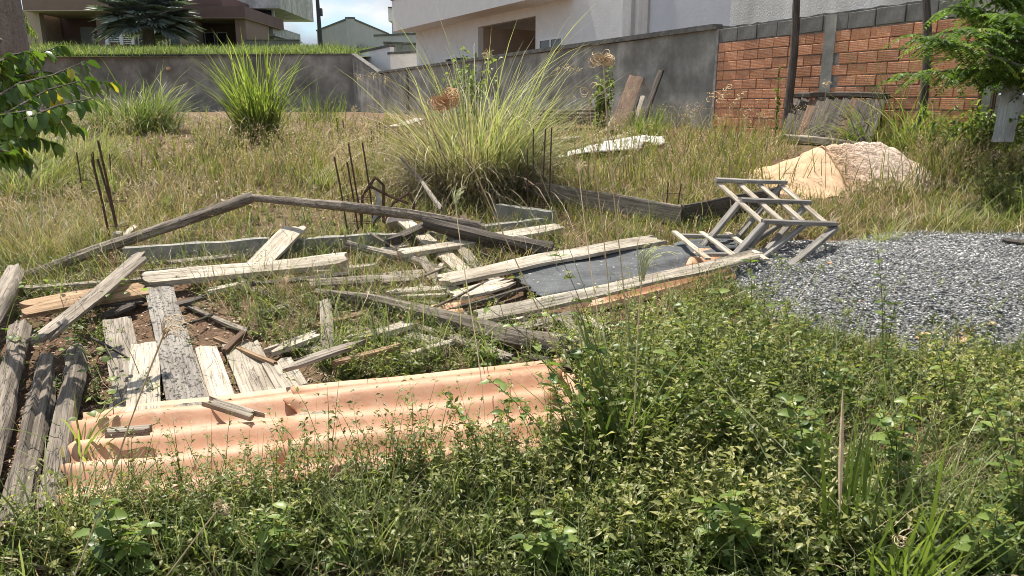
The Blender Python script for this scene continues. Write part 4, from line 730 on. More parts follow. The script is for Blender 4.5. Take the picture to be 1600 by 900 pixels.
# low herbs among the timber and in the foreground
vg = VG(); sg = VG()
P = scat(3300, -60, 1660, 215, 640, [(TILES, 0), (LOGS, .15), (SLABS, .02), (FELT, .03), (GRAV, .05), ([(880, 330), (1700, 330), (1700, 400), (880, 400)], .2)]); P = P[inlot(P)]
herbs(vg, sg, P, .10 + .09 * RS.rand(len(P)) ** 2, 4, 10, .027, .011, .8)
fr = [(TILES, .0), (LOGS, .03), (GRAV, .03)]
P = scat(1350, -150, 1750, 560, 900, fr + [(SLABS, .03)] + [([(-200, 600), (100, 600), (60, 800), (-200, 800)], .2)]); pt = patch(P, 3.1, 2.3, 1); k_ = RS.rand(len(P)) < .08 + .95 * pt ** 1.3; P = P[k_]; pt = pt[k_]; cen = np.exp(-((P[:, 0] - .55) / .7) ** 2 - ((P[:, 1] - 2.7) / .6) ** 2)
for q_, (l_, w_2) in enumerate(((.030, .0115), (.044, .019), (.036, .022))):
    k_ = (np.arange(len(P)) + (pt * 3).astype(int)) % 3 == q_; herbs(vg, sg, P[k_], (.13 + .15 * RS.rand(k_.sum()) + .27 * cen[k_]) * (.65 + .6 * pt[k_]), 4, 13, l_, w_2, .7, tone=.05 + .4 * pt[k_] + .35 * RS.rand(k_.sum()))
nn = 480; x = U(-1.9, 1.9, nn); y = U(1.15, 2.15, nn); P = np.stack([x, y, gz(x, y)], 1); uu, vv = proj(P); P = P[~inpoly(uu, vv, TILES) & ~inpoly(uu, vv, LOGS)]; herbs(vg, sg, P, (.12 + .12 * RS.rand(len(P))) * np.where(P[:, 0] < -.3, .6, 1.1), 4, 14, .034, .0145, .75)
vg.obj('ground_herbs', M['herb'], kind='stuff'); sg.obj('ground_herb_stems', M['herb'], kind='stuff')
vg = VG(); sg = VG(); u = 120 + 780 * RS.rand(105) ** .7; v = U(815, 860, 105) - (u - 120) * .08; P = gpa(u, v); herbs(vg, sg, P, U(.15, .40, 105), 5, 18, .026, .0105, .8, tone=U(.1, .6, 105))
P = scat(110, 880, 1180, 600, 760, [(TILES, .3)]); herbs(vg, sg, P, U(.34, .62, len(P)), 3, 14, .046, .021, .55, tone=U(.1, .5, len(P)))
P = scat(40, 480, 880, 765, 830); herbs(vg, sg, P, U(.28, .5, len(P)), 4, 16, .034, .014, .6, tone=U(.1, .5, len(P)))
P = scat(760, 1060, 1720, 420, 600, [(GRAV, .22), (FELT, 0)]); P = P[RS.rand(len(P)) < .8]; P[:, 2] += .03; herbs(vg, sg, P, U(.06, .2, len(P)), 3, 10, .028, .012, .8)
vg.obj('sheet_edge_herbs', M['herb'], kind='stuff'); sg.obj('sheet_edge_stems', M['herb'], kind='stuff')
THIN = [(1230, 560), (1600, 540), (1620, 740), (1400, 780), (1250, 690)]
def holes(P):
    u_, v_ = proj(P); pr = .12 + 1.0 * patch(P, 2.6, 3.1, 5); return P[RS.rand(len(P)) < pr * np.where(inpoly(u_, v_, THIN), .45, 1)]
# broader brighter leaves creeping on the right and lower middle
vg = VG(); sg = VG(); P = holes(scat(620, 760, 1750, 560, 900, fr)); herbs(vg, sg, P, .10 + .16 * RS.rand(len(P)), 3, 8, .052, .030, .8, droop=.5); P = holes(scat(120, -100, 760, 800, 900, fr)); herbs(vg, sg, P, .10 + .14 * RS.rand(len(P)), 3, 9, .042, .022, .8, droop=.5)
nn = 230; x = U(.1, 1.8, nn); y = U(1.2, 2.1, nn); herbs(vg, sg, np.stack([x, y, gz(x, y)], 1), .12 + .14 * RS.rand(nn), 3, 9, .038, .020, .8, droop=.5)
vg.obj('broad_leaf_weeds', M['lush'], kind='stuff'); sg.obj('broad_leaf_weed_stems', M['lush'], kind='stuff')
# foreground thin grass and litter
vg = VG(); P = scat(15000, -150, 1750, 340, 900, fr + [(SLABS, .03), (FELT, .02)]); nn = len(P); ribbons(vg, P, U(0, 6.28, nn), U(.8, 1.5, nn), U(.2, 1.3, nn), U(.10, .34, nn), U(.0025, .006, nn), 4, U(.1, .9, nn), wob=.2)
nn = 2500; x = U(-1.7, 1.7, nn); y = U(1.2, 2.2, nn); P = np.stack([x, y, gz(x, y)], 1); uu, vv = proj(P); P = P[~inpoly(uu, vv, TILES) & ~inpoly(uu, vv, LOGS)]; nn = len(P); ribbons(vg, P, U(0, 6.28, nn), U(.8, 1.5, nn), U(.2, 1.2, nn), U(.12, .34, nn), U(.002, .005, nn), 4, U(.1, .8, nn), wob=.2)
vg.obj('low_grass', M['clump'], kind='stuff')
vg = VG(); P = scat(5500, -150, 1750, 380, 900, fr + [(SLABS, .1), (FELT, .1)]); nn = len(P); ribbons(vg, P, U(0, 6.28, nn), U(.1, 1.4, nn), U(-.3, 1., nn), U(.10, .40, nn), U(.0015, .0035, nn), 4, None, wob=.3); vg.obj('dead_stems', M['straw'], kind='stuff')
vg = VG(); P = scat(34000, -150, 1750, 330, 900, [(TILES, .02), (FELT, .3), (GRAV, .03)]); nn = len(P); P[:, 2] += U(.003, .02, nn); d = RS.normal(0, 1, (nn, 3)); d[:, 2] *= .2; leaves(vg, P, d, U(.01, .045, nn), U(.003, .014, nn), None, .2, 0)
P = scat(9000, 100, 900, 190, 330, [(MOUND, 0)]); P = P[inlot(P)]; nn = len(P); P[:, 2] += U(.003, .05, nn); d = RS.normal(0, 1, (nn, 3)); leaves(vg, P, d, U(.03, .09, nn), U(.01, .03, nn), None, .2, 0); vg.obj('leaf_litter', M['litter'], kind='stuff')
# ---------------------------------------------------------------- grass clumps, each a thing
def clump(label, base, n, r, Lr, Wr, m, th=(.9, 1.5), bend=(.3, 1.4), dry=.25, cat='grass clump', tone=(.15, .8), az=None, K_=7):
    base = Vector(base); o = empty('grass_clump', base, label=label, cat=cat)
    def mk(nn, mm, nm, Lr, tone, th, bend):
        nt_ = max(2, min(14, nn // 12)); ta = U(0, 6.28, nt_); tr_ = r * np.sqrt(RS.rand(nt_)); tl_ = U(.65, 1.1, nt_); tt_ = U(-.12, .12, nt_); ix = RS.randint(0, nt_, nn)
        vg = VG(); a = U(0, 6.28, nn); rr = r * .4 * np.sqrt(RS.rand(nn)); P = np.stack([tr_[ix] * np.cos(ta[ix]) + rr * np.cos(a), tr_[ix] * np.sin(ta[ix]) + rr * np.sin(a), np.full(nn, -.02)], 1); rd = np.hypot(P[:, 0], P[:, 1]); a = np.arctan2(P[:, 1], P[:, 0])
        phi = a + RS.normal(0, .85, nn) if az is None else RS.normal(az[0], az[1], nn); t = U(*th, nn); t = np.pi / 2 - (np.pi / 2 - t) * (.3 + .7 * np.clip(rd / r, 0, 1.2))
        ribbons(vg, P, phi, t, U(*bend, nn), (Lr[0] + (Lr[1] - Lr[0]) * RS.rand(nn) ** 1.35) * tl_[ix], U(*Wr, nn), K_, U(*tone, nn) + tt_[ix], wob=.10); return vg.obj(nm, M[mm], o, kind='stuff')
    mk(n, m, 'blades', Lr, tone, th, bend)
    if dry: mk(int(n * dry), 'clumpdry', 'dry_blades', (Lr[0] * .5, Lr[1] * .85), (0, 1), (.3, 1.3), (.6, 2.0))
    return o
big = gp(742, 302, 0)
clump('huge tussock of long arching grass blades in the middle of the lot', big, 1000, .42, (.5, 2.05), (.006, .014), 'clump', (.55, 1.5), (.3, 1.7), .8, 'grass tussock', (.4, 1.1))
tk_ = [o for o in bpy.data.objects if o.get('category') == 'grass tussock'][0]; vg = VG(); nn = 1500; a = U(0, 6.28, nn); rr = .66 * RS.rand(nn) ** .35; ribbons(vg, np.stack([rr * np.cos(a), rr * np.sin(a), U(0, .26, nn)], 1), a + RS.normal(0, .9, nn), U(.2, 1.4, nn), U(.5, 2.3, nn), U(.2, .62, nn), U(.004, .010, nn), 5, RS.rand(nn) ** 1.6, wob=.35); vg.obj('dead_skirt', M['skirt'], tk_, kind='stuff')
vg = VG(); nn = 160; a = U(0, 6.28, nn); ribbons(vg, np.stack([.2 * np.cos(a), .2 * np.sin(a), np.zeros(nn)], 1), a, U(.8, 1.5, nn), U(.1, 1.1, nn), U(.6, 1.5, nn), U(.008, .013, nn), 6, U(.7, 1, nn), wob=.08); vg.obj('pale_canes', M['clumpdry'], tk_, kind='stuff')
bb = gp(404, 222, 0); clump('bright green upright bush of cane grass before the rear wall', bb, 900, .26, (.45, 1.45), (.012, .024), 'bright', (1.15, 1.55), (.1, 1.1), .3, 'grass bush', (.2, 1.0))
clump('dull green grass clump with a dead skirt left of the bright bush', gp(208, 205, 0) , 700, .5, (.7, 1.35), (.010, .020), 'clump', (.5, 1.4), (.5, 1.6), .5, tone=(.2, .8))
clump('light green grass clump in front of the brick wall and door stack', gp(1400, 232, 0), 520, .42, (.45, 1.15), (.008, .015), 'bright', (.6, 1.5), (.8, 2.2), .15)
clump('tall thin grass stalks reaching up over the brick wall', gp(1385, 236, 0), 26, .25, (1.2, 2.0), (.006, .010), 'bright', (1.0, 1.45), (.2, 1.0), 0)
clump('small bright tuft beside the boards leaning on the grey wall', gp(1008, 216, 0), 260, .22, (.25, .65), (.008, .013), 'bright', (.8, 1.5), (.1, .9), .1)
clump('sparse green tuft at the corner foot of the rear wall', gp(512, 192, 0), 130, .6, (.4, 1.1), (.012, .02), 'bright', (.9, 1.5), (.1, .9), .1)
clump('yellowish grass clump at the left behind the standing rods', gp(95, 262, 0), 520, .5, (.4, .95), (.006, .012), 'clump', (.5, 1.4), (.5, 1.7), .5, tone=(.5, 1.))
clump('pale green grass clump low at the left edge under the leafy branch', gp(30, 300, 0), 420, .45, (.35, .8), (.006, .011), 'clump', (.5, 1.4), (.5, 1.6), .4, tone=(.45, 1.))
clump('spiky pale tuft on the back rim of the gravel heap', gp(1370, 378, 0), 90, .12, (.15, .42), (.005, .009), 'clump', (.3, 1.4), (.3, 1.6), .4, tone=(.7, 1.))
clump('second spiky tuft to the right of the wooden rack behind the gravel', gp(1478, 352, 0), 90, .15, (.15, .45), (.005, .009), 'clump', (.3, 1.4), (.3, 1.6), .4, tone=(.6, 1.))
clump('wispy pale tuft left of the standing rods in mid field', gp(500, 292, 0), 110, .12, (.25, .6), (.004, .008), 'clump', (.4, 1.4), (.3, 1.4), .6, tone=(.6, 1.))
clump('coarse dark green blade clump in the foreground right of the orange sheets', gp(975, 735, 0), 170, .15, (.3, .68), (.009, .016), 'clump', (1.0, 1.5), (.1, .9), .4, tone=(.05, .55))
clump('wide flat green blades rising at the bottom edge right of centre', gp(1310, 900, 0), 40, .17, (.34, .62), (.011, .018), 'bright', (1.0, 1.5), (.0, .4), .3, tone=(.05, .5))
clump('single fan of green blades at the bottom right corner', gp(1440, 910, 0), 30, .16, (.3, .58), (.009, .014), 'bright', (.8, 1.5), (.0, .7), .4, tone=(.2, .7))
clump('thick pale straw coloured grass at the left before the standing footing rods', gp(70, 385, 0), 520, .55, (.2, .55), (.003, .006), 'clumpdry', (.5, 1.5), (.3, 1.6), .3)
clump('mixed straw grass left of the long grey pole middle', gp(210, 318, 0), 420, .6, (.2, .5), (.003, .006), 'clumpdry', (.5, 1.5), (.3, 1.6), .3)
clump('tuft of green blades at the bottom edge left of centre', gp(600, 905, 0), 60, .14, (.2, .42), (.006, .010), 'clump', (.8, 1.5), (.2, 1.1), .3, tone=(.3, .9))
clump('loose grass tuft at the bottom left corner', gp(60, 890, 0), 90, .16, (.2, .45), (.005, .009), 'clump', (.7, 1.5), (.3, 1.2), .4, tone=(.3, .9))
clump('arching green blades between the orange sheets and the logs', gp(112, 730, 0), 34, .05, (.18, .40), (.007, .012), 'bright', (.7, 1.4), (.3, 1.5), .2, tone=(.4, 1.))
clump('leaning grass blades in front of the concrete beam at left', gp(246, 330, 0), 30, .10, (.15, .35), (.007, .011), 'clump', (.9, 1.5), (.1, .9), .2)
clump('narrow grass tuft in front of the left tussock of rods', gp(175, 300, 0), 60, .15, (.2, .5), (.007, .012), 'clump', (.8, 1.5), (.3, 1.2), .2, tone=(.5, 1))
clump('grass blades growing between the crossed poles and the beam', gp(560, 385, 0), 40, .15, (.12, .32), (.006, .010), 'bright', (.9, 1.5), (.1, .9), .2)
clump('dense green grass on the right side below the feathery tree', gp(1500, 250, 0), 420, .55, (.25, .75), (.006, .011), 'clump', (.6, 1.5), (.3, 1.5), .4, tone=(.3, .9))
clump('grass thicket by the right frame edge beyond the gravel', gp(1590, 345, 0), 420, .45, (.2, .5), (.004, .008), 'clump', (.6, 1.5), (.3, 1.5), .5, tone=(.3, .9))
# dry flower stalks above the big tussock
for lab, u1, v1, u0 in (('bent dry seed stalk arching over the tussock to the left', 560, 120, 700), ('tall pale seed stalk rising upright from the tussock', 765, 85, 745), ('dry seed stalk leaning right out of the tussock', 905, 108, 800)):
    o = empty('seed_stalk', big + Vector(((u0 - 742) / 170, 0, .2)), label=lab, cat='grass stalk'); tip = at(u1, v1, big.y - .05) - o.location; a = MB(); ctrl = Vector((tip.x * .35, 0, tip.z * 1.15)); pts = [Vector((0, 0, 0)) * (1 - t) ** 2 + ctrl * 2 * t * (1 - t) + tip * t * t for t in [k / 12 for k in range(13)]]
    a.tube(pts, [.004 - .0002 * k for k in range(13)], 4); a.obj('stalk', M['clumpdry'] if False else M['straw'], o); vg = VG(); q = np.array([pts[9 + k % 4] for k in range(60)]) + RS.normal(0, .01, (60, 3)); leaves(vg, q, RS.normal(0, 1, (60, 3)) + np.array([0, 0, -.3]), U(.02, .06, 60), .005, U(.5, 1, 60), 0, .3); vg.obj('seed_head', M['straw'], o, kind='stuff')
# ---------------------------------------------------------------- curled dry seed heads near the camera
def curl(label, head, foot, R_, n, Y=None, thick=.0009, flat=False, m='straw', tone=(.5, 1), droop=0.):
    head = Vector(head); foot = Vector(foot); o = empty('curled_seed_head', foot, label=label, cat='dry grass'); h = head - foot
    pts = [Vector((h.x * t + .02 * math.sin(t * 4) * h.length, h.y * t, h.z * t)) - Vector((.02 * math.sin(4 * t) * h.length * t, 0, 0)) for t in [k / 10 for k in range(11)]]; pts[-1] = h
    a = MB(); a.tube(pts, .0022 if thick < .002 else .003, 5); a.obj('stalk', M['stemdry'], o); a = MB(); d = (h - pts[-3]).normalized() if h.length else Vector((0, 0, 1))
    for k in range(n):
        r = R_ * random.uniform(.55, 1.1); ax = Vector((random.uniform(-.5, .5), 1, random.uniform(-.5, .5))).normalized(); sgn = random.choice((-1, 1)) if not flat else 1
        st = h + Vector((random.uniform(-.1, .1), random.uniform(-.1, .1), random.uniform(-.2, .2))) * R_; P = []; cdir = (d + Vector((random.uniform(-.35, .35), random.uniform(-.3, .3), random.uniform(-.2, .2)))).normalized(); p = st.copy(); nst = 14
        tot = random.uniform(4.5, 8) if not flat else random.uniform(.8, 1.6)
        for j in range(nst):
            P.append(p.copy()); p += cdir * r * (.22 if not flat else .17); cdir.rotate(Matrix.Rotation(sgn * tot / nst * (.4 + 1.2 * j / nst), 3, ax)); cdir.z -= droop * .05
        a.tube(P, thick, 3)
    a.obj('curled_spikes', M['stemdry' if m == 'straw' else m], o); return o
M['stemdry'] = grain('dry_stalk', (.42, .31, .17), (.66, .52, .34), 60)
M['plume'] = grain('greenish_plume', (.30, .33, .14), (.55, .55, .30), 60)
M['rustyhead'] = grain('rusty_seed_head', (.42, .24, .11), (.64, .42, .24), 40)
curl('tightly curled cream seed head on a tall stalk against the grey wall', at(943, 103, 2.6), gp(985, 690), .032, 60, thick=.0011)
curl('orange brown curled seed head in front of the tussock', at(700, 168, 2.5), gp(905, 650), .038, 110, thick=.0010, m='rustyhead')
curl('round pale curl on a thin stalk over the herbs near the bottom left', at(342, 795, 1.75), gp(270, 900) + Vector((-.03, -.15, 0)), .022, 34, thick=.0006)
curl('small pale curl in the gap below the long white board', at(447, 445, 3.6), gp(497, 520), .032, 34, thick=.0009)
curl('thin hooked grass ear by the green shrub at the grey wall', at(920, 148, 3.2), gp(955, 560), .05, 5, thick=.0015)
curl('greenish drooping plume over the front board at centre', at(1003, 435, 2.3), gp(975, 800), .10, 34, flat=True, thick=.0008, m='plume', droop=1.2)
curl('small greenish plume above the right end of the brown pole', at(712, 320, 3.2), gp(760, 700), .06, 20, flat=True, thick=.0009, m='plume', droop=1.)
curl('small tan plume near the formwork boards', at(905, 272, 3.4), gp(945, 640), .05, 20, flat=True, thick=.0009, droop=1.)
curl('arched feathery ear hovering over the black speckled board', at(255, 525, 1.6), gp(170, 880) + Vector((0, -.3, 0)), .05, 26, flat=True, thick=.0007, droop=1.6)
curl('pair of little round curls on a stalk before the brick pillar', at(703, 155, 2.5) * 0 + at(1290, 132, 5.2), gp(1285, 330), .035, 10, thick=.0018)
curl('dry collapsed ear hanging at the bottom edge right of centre', at(1400, 845, 1.75), gp(1380, 930), .03, 14, thick=.0009)
for k, (u, v) in enumerate(((1135, 140), (1125, 155), (1110, 152), (1145, 165), (1157, 150))):
    curl(['pale seed star at the top of a group before the brick wall', 'pale seed star at the middle of a group before the brick wall', 'leftmost pale seed star before the grey wall end', 'lowest pale seed star before the brick wall', 'rightmost pale seed ring before the brick wall'][k], at(u, v, 7.5), gp(u + 8, 250), .05, 9, thick=.003)
# ---------------------------------------------------------------- flowering weeds with broad toothed leaves, each a thing with its leaves
def leafmesh(L_, W_, name, mm, tone, teeth=True):
    n_ = 7; vs = []; fs = []
    for i in range(n_ + 1):
        t = i / n_; wd = W_ / 2 * (math.sin(math.pi * t ** .75) ** .8 if 0 < t < 1 else 0) * (1 + (.10 if i % 2 else -.10) * teeth); z = -.25 * L_ * t * t
        vs += [(L_ * t, wd, z + wd * .35), (L_ * t, 0, z), (L_ * t, -wd, z + wd * .35)]
    for i in range(n_):
        for j in range(2): a = i * 3 + j; fs += [(a, a + 3, a + 4), (a, a + 4, a + 1)]
    vg = VG(); vg.add(np.array(vs), np.array(fs), np.full(len(vs), tone)); return vg.mesh(name, M[mm])
LM = [leafmesh(.05, .028, 'leaf', 'lant', t) for t in (.2, .45, .7, .95)]
def ball(name, r, m, n=26):
    vg = VG(); P = RS.normal(0, 1, (n, 3)); P = unit(P) * r; leaves(vg, P * .6, P, r * .9, r * .5, U(0, 1, n), .1, 0); return vg.mesh(name, M[m])
BM_ = [ball('flower_head', .007, 'bud', 30) for _ in range(2)]
def orient(d, up=Vector((0, 0, 1))):
    d = d.normalized(); y = up.cross(d); y = y.normalized() if y.length > .01 else Vector((0, 1, 0)); z = d.cross(y); return Matrix(((d.x, y.x, z.x), (d.y, y.y, z.y), (d.z, y.z, z.z))).to_4x4()
def weed(label, base, tips, nl=9, ls=1.0, flowers=True, lm=None):
    base = Vector(base); o = empty('flowering_weed', base, label=label, cat='weed')
    for tp_ in tips:
        tip = Vector(tp_) - base; c = Vector((tip.x * .3, tip.y * .3, tip.z * .6)); pts = [c * 2 * t * (1 - t) + tip * t * t for t in [k / 10 for k in range(11)]]; MB().tube(pts, [.0028 - .00018 * k for k in range(11)], 5).obj('stem', M['stem'], o)
        for k in range(nl):
            t = .12 + .88 * (k + .5) / nl; f = t * 10; i = min(int(f), 9); p = pts[i].lerp(pts[i + 1], f - i); a = k * 1.57 + random.uniform(-.3, .3)
            for sgn in (0, math.pi):
                d = Vector((math.cos(a + sgn), math.sin(a + sgn), random.uniform(-.1, .5))); s_ = ls * random.uniform(.55, 1.15) * (1.1 - .45 * t)
                l = link('leaf', random.choice(lm or LM), o, Matrix.Translation(p) @ orient(d) @ Matrix.Rotation(random.uniform(-.6, .6), 4, 'X') @ Matrix.Scale(s_, 4))
            if flowers and t > .4:
                for _ in range(1 + k % 2): link('flower_head', random.choice(BM_), o, Matrix.Translation(p + Vector((random.uniform(-.02, .02), random.uniform(-.02, .02), random.uniform(.005, .02)))) @ Matrix.Scale(random.uniform(.7, 1.2), 4))
    return o
W = [('tall flowering weed leaning left over the orange sheet at centre', (1010, 760), [(700, 440, 2.45), (790, 420, 2.5)], 1.0),
 ('upright flowering weed in front of the front board right of centre', (990, 790), [(868, 385, 2.6), (900, 480, 2.5)], 1.0),
 ('stout leafy weed growing before the wooden rack', (1172, 640), [(1172, 400, 3.0), (1120, 450, 2.9), (1215, 470, 3.0)], 1.0),
 ('slim upright weed with few leaves in front of the gravel heap', (1378, 600), [(1370, 385, 3.2), (1400, 470, 3.1)], .9),
 ('weed with yellow flower clusters at the right edge', (1590, 870), [(1540, 640, 2.0), (1600, 690, 2.0), (1575, 620, 2.1)], 1.0),
 ('leafy weed over the right end of the orange sheets', (900, 770), [(850, 560, 2.35), (760, 590, 2.35), (915, 540, 2.4)], 1.15),
 ('dark leafy weed low on the orange sheet at centre', (760, 740), [(690, 610, 2.5), (800, 620, 2.5)], .9),
 ('bright broad leaved weed at the bottom centre', (860, 900), [(850, 800, 1.8), (820, 840, 1.8), (880, 830, 1.75)], 1.2),
 ('large leaved weed left of the pale upright blade', (1130, 720), [(1120, 610, 2.3), (1165, 640, 2.25), (1090, 640, 2.3)], 1.1),
 ('weed with small yellow flowers before the gravel front', (1480, 660), [(1455, 520, 2.8), (1500, 560, 2.8)], .8),
 ('leafy sprig rising by the right foot of the rack', (1240, 590), [(1225, 470, 3.2), (1260, 500, 3.2)], .8),
 ('leafy weed at bottom left below the round pale curl', (190, 905), [(230, 820, 1.75), (140, 830, 1.75), (160, 780, 1.8)], 1.3)]
W += [('bushy weed right of the coarse dark blade clump', (1060, 740), [(1040, 545, 2.5), (1085, 560, 2.45), (1010, 600, 2.5)], 1.2),
 ('bushy weed behind the coarse dark blade clump', (960, 690), [(930, 520, 2.8), (975, 500, 2.8), (1000, 540, 2.75)], 1.1),
 ('leafy weed between the front board and the gravel', (1090, 620), [(1065, 470, 3.1), (1100, 480, 3.1), (1045, 500, 3.1)], 1.0),
 ('low leafy weed right of the stout weed before the rack', (1290, 660), [(1270, 540, 2.7), (1310, 550, 2.7), (1330, 575, 2.65)], 1.0),
 ('weed by the upper left of the upright tan dry blade', (1260, 760), [(1235, 620, 2.2), (1275, 640, 2.2)], 1.2),
 ('weed right of the upright tan dry blade', (1400, 760), [(1370, 640, 2.2), (1420, 620, 2.2), (1395, 660, 2.2)], 1.2),
 ('sprawling weed near the right edge under the tan shard', (1550, 720), [(1520, 590, 2.5), (1560, 600, 2.5)], 1.0),
 ('leafy weed at bottom between the centre and the wide green blades', (1130, 900), [(1100, 780, 1.85), (1150, 770, 1.85), (1180, 810, 1.85)], 1.2),
 ('weed at the bottom just right of the round pale curl', (430, 900), [(400, 800, 1.85), (450, 790, 1.85)], 1.0),
 ('bright weed in the bottom right corner', (1540, 910), [(1500, 800, 1.8), (1560, 790, 1.8), (1590, 820, 1.8)], 1.1)]
for lab, b, tips, ls in W: weed(lab, gp(*b), [at(*t) for t in tips], 9, ls * 1.3)
# slender dark stemmed herbs standing before the orange sheets
def slender(label, u, v, h, n=5):
    b = gp(u, v); o = empty('slender_herb', b, label=label, cat='weed'); vg = VG(); sg = VG(); herbs(vg, sg, np.zeros((1, 3)), h, n * 2, 24, .024, .0105, .75, tone=np.array([.35])); vg.obj('leaves', M['herb'], o, kind='stuff'); sg.obj('stems', M['herb'], o, kind='stuff')
for lab, u, v, h in (('slender herb at the left side of the left orange sheet', 205, 800, .30), ('slender branching herb over the middle of the left orange sheet', 290, 800, .38), ('slender herb by the short board on the orange sheet', 352, 790, .34), ('slender herb at the overlap of the two orange sheets', 430, 790, .36), ('slender herb left of the centre of the right orange sheet', 510, 775, .34), ('slender herb at the middle of the right orange sheet', 585, 770, .36), ('slender herb right of the middle of the right orange sheet', 650, 760, .30), ('slender herb at the right side of the right orange sheet', 735, 750, .26)): slender(lab, u, v, h)
# pale upright dry leaf and long stalks
o = empty('dry_blade', gp(1305, 900), label='upright tan dry blade on a dark stalk at lower right', cat='dry grass'); b_ = Vector(o.location); a = MB(); p0 = at(1312, 800, 1.85) - b_; p1 = at(1317, 610, 1.95) - b_
a.tube([Vector((0, 0, 0)), p0 * .5, p0], .003, 5); a.obj('stalk', M['stem'], o); a = MB(); a.tube([p0.lerp(p1, k / 8) for k in range(9)], [.002, .004, .006, .0068, .0068, .006, .005, .003, .001], 5); a.obj('sheath', M['stemdry'], o)
for lab, b, t in (('long thin stalk slanting from bottom right up to the left', (1420, 920), (1075, 560)), ('long stalk crossing the herbs left of the dry blade', (1290, 905), (1060, 470)), ('thin straw stem lying across the bottom centre', (1130, 830), (880, 700)), ('thin curved stem rising beside the tall cream seed head', (1000, 700), (830, 240))):
    o = empty('long_stalk', gp(*b), label=lab, cat='grass stalk'); p = at(*t, 2.2) - o.location; MB().tube([p * t_ + Vector((0, 0, .03 * math.sin(t_ * 3))) for t_ in [k / 8 for k in range(9)]], [.0022 - .00015 * k for k in range(9)], 4).obj('stalk', M['plume'], o)
# vines with heart leaves over the left boards
HL = [leafmesh(.032, .034, 'leaf', 'lush', t, False) for t in (.3, .55, .9)]
for lab, pts in (('green vine trailing over the tan board at left', [(40, 440), (90, 455), (150, 470), (200, 450), (235, 470)]), ('vine creeping between the left logs and the splintered board', [(20, 520), (60, 540), (90, 560), (120, 530), (150, 600)]), ('vine climbing past the grey tan board', [(165, 540), (180, 570), (170, 620), (150, 660)])):
    b = gp(*pts[0]); o = empty('vine', b, label=lab, cat='vine'); Q = [gpi(u, v, .13) - b for u, v in pts]; MB().tube(Q, .002, 4).obj('stem', M['stem'], o)
    for k in range(24):
        f = random.uniform(0, len(Q) - 1.01); i = int(f); p = Q[i].lerp(Q[i + 1], f - i) + Vector((random.uniform(-.05, .05), random.uniform(-.06, .06), random.uniform(-.02, .05))); link('leaf', random.choice(HL), o, Matrix.Translation(p) @ orient(Vector((random.uniform(-1, 1), random.uniform(-1, 0), random.uniform(-.2, .5)))) @ Matrix.Scale(random.uniform(.7, 1.3), 4))
# ---------------------------------------------------------------- leafy branch at upper left
GL = [leafmesh(.085, .042, 'leaf', 'glossy', t, False) for t in (.3, .5, .7, .6, .97)]
tr = empty('leafy_branch_tree', gp(-60, 420), label='young tree with large glossy dark leaves reaching in at upper left', cat='tree'); tb = Vector(tr.location)
trunk = [Vector((0, 0, 0)), at(-40, 250, 3.6) - tb, at(-30, 130, 3.5) - tb, at(0, 60, 3.5) - tb]; MB().tube(trunk, [.03, .025, .016, .01], 8).obj('trunk', M['bark'], tr)
BR = [[(-30, 150), (15, 105), (55, 85), (95, 72)], [(-30, 200), (30, 165), (75, 140), (130, 125), (182, 130)], [(-20, 160), (30, 130), (80, 118), (135, 95)], [(-30, 210), (40, 185), (90, 165), (150, 152)], [(-30, 215), (20, 195), (75, 190), (125, 200)], [(-20, 130), (10, 110), (30, 118), (45, 150)], [(-30, 225), (-5, 205), (15, 215), (35, 235)], [(-20, 100), (0, 95), (20, 85), (50, 80)], [(-30, 170), (0, 155), (20, 160), (50, 175)], [(-30, 140), (20, 120), (70, 112), (110, 118)], [(-30, 190), (10, 178), (50, 172), (100, 178)], [(-30, 235), (10, 222), (50, 212), (90, 225)], [(-30, 120), (-5, 110), (25, 128), (60, 140)], [(-30, 245), (0, 235), (20, 238), (45, 250)]]
for pts in BR:
    Yb = random.uniform(3.1, 3.7); Q = [at(u, v, Yb + .1 * i) - tb for i, (u, v) in enumerate(pts)]; MB().tube(Q, [.007, .005, .004, .002], 5).obj('branch', M['bark'], tr)
    for k in range(30):
        t = .08 + .92 * k / 29; f = t * (len(Q) - 1.001); i = int(f); p = Q[i].lerp(Q[i + 1], f - i); sd_ = 1 if k % 2 else -1; dr = (Q[i + 1] - Q[i]).normalized()
        d = dr * random.uniform(.3, .8) + Vector((0, sd_ * random.uniform(.3, .9), -random.uniform(.2, 1.1))); link('leaf', random.choice(GL if random.random() < .25 else GL[:4]), tr, Matrix.Translation(p) @ orient(d) @ Matrix.Rotation(random.uniform(-1, 1), 4, 'X') @ Matrix.Scale(random.uniform(.7, 1.15), 4))
# ---------------------------------------------------------------- feathery tree at upper right
ft = empty('feathery_tree', gp(1665, 300), label='tree with feathery drooping foliage over the right end of the brick wall', cat='tree'); fb = Vector(ft.location)
tt = [Vector((0, 0, 0)), at(1650, 180, 7.2) - fb, at(1640, 60, 7.0) - fb, at(1620, -60, 6.9) - fb]; MB().tube(tt, [.06, .05, .04, .02], 8).obj('trunk', M['bark'], ft); lv = VG()
FB_ = [[(1640, 120), (1560, 90), (1500, 75), (1440, 55)], [(1640, 60), (1580, 30), (1520, 20), (1480, 10)], [(1640, 140), (1560, 115), (1500, 108), (1420, 118)], [(1645, 90), (1600, 70), (1560, 60), (1500, 45)], [(1640, 20), (1590, 0), (1540, -15), (1500, -20)], [(1640, 130), (1600, 110), (1570, 105), (1530, 100)], [(1650, 70), (1610, 50), (1590, 40), (1560, 20)], [(1650, 110), (1620, 90), (1590, 85), (1560, 80)]]
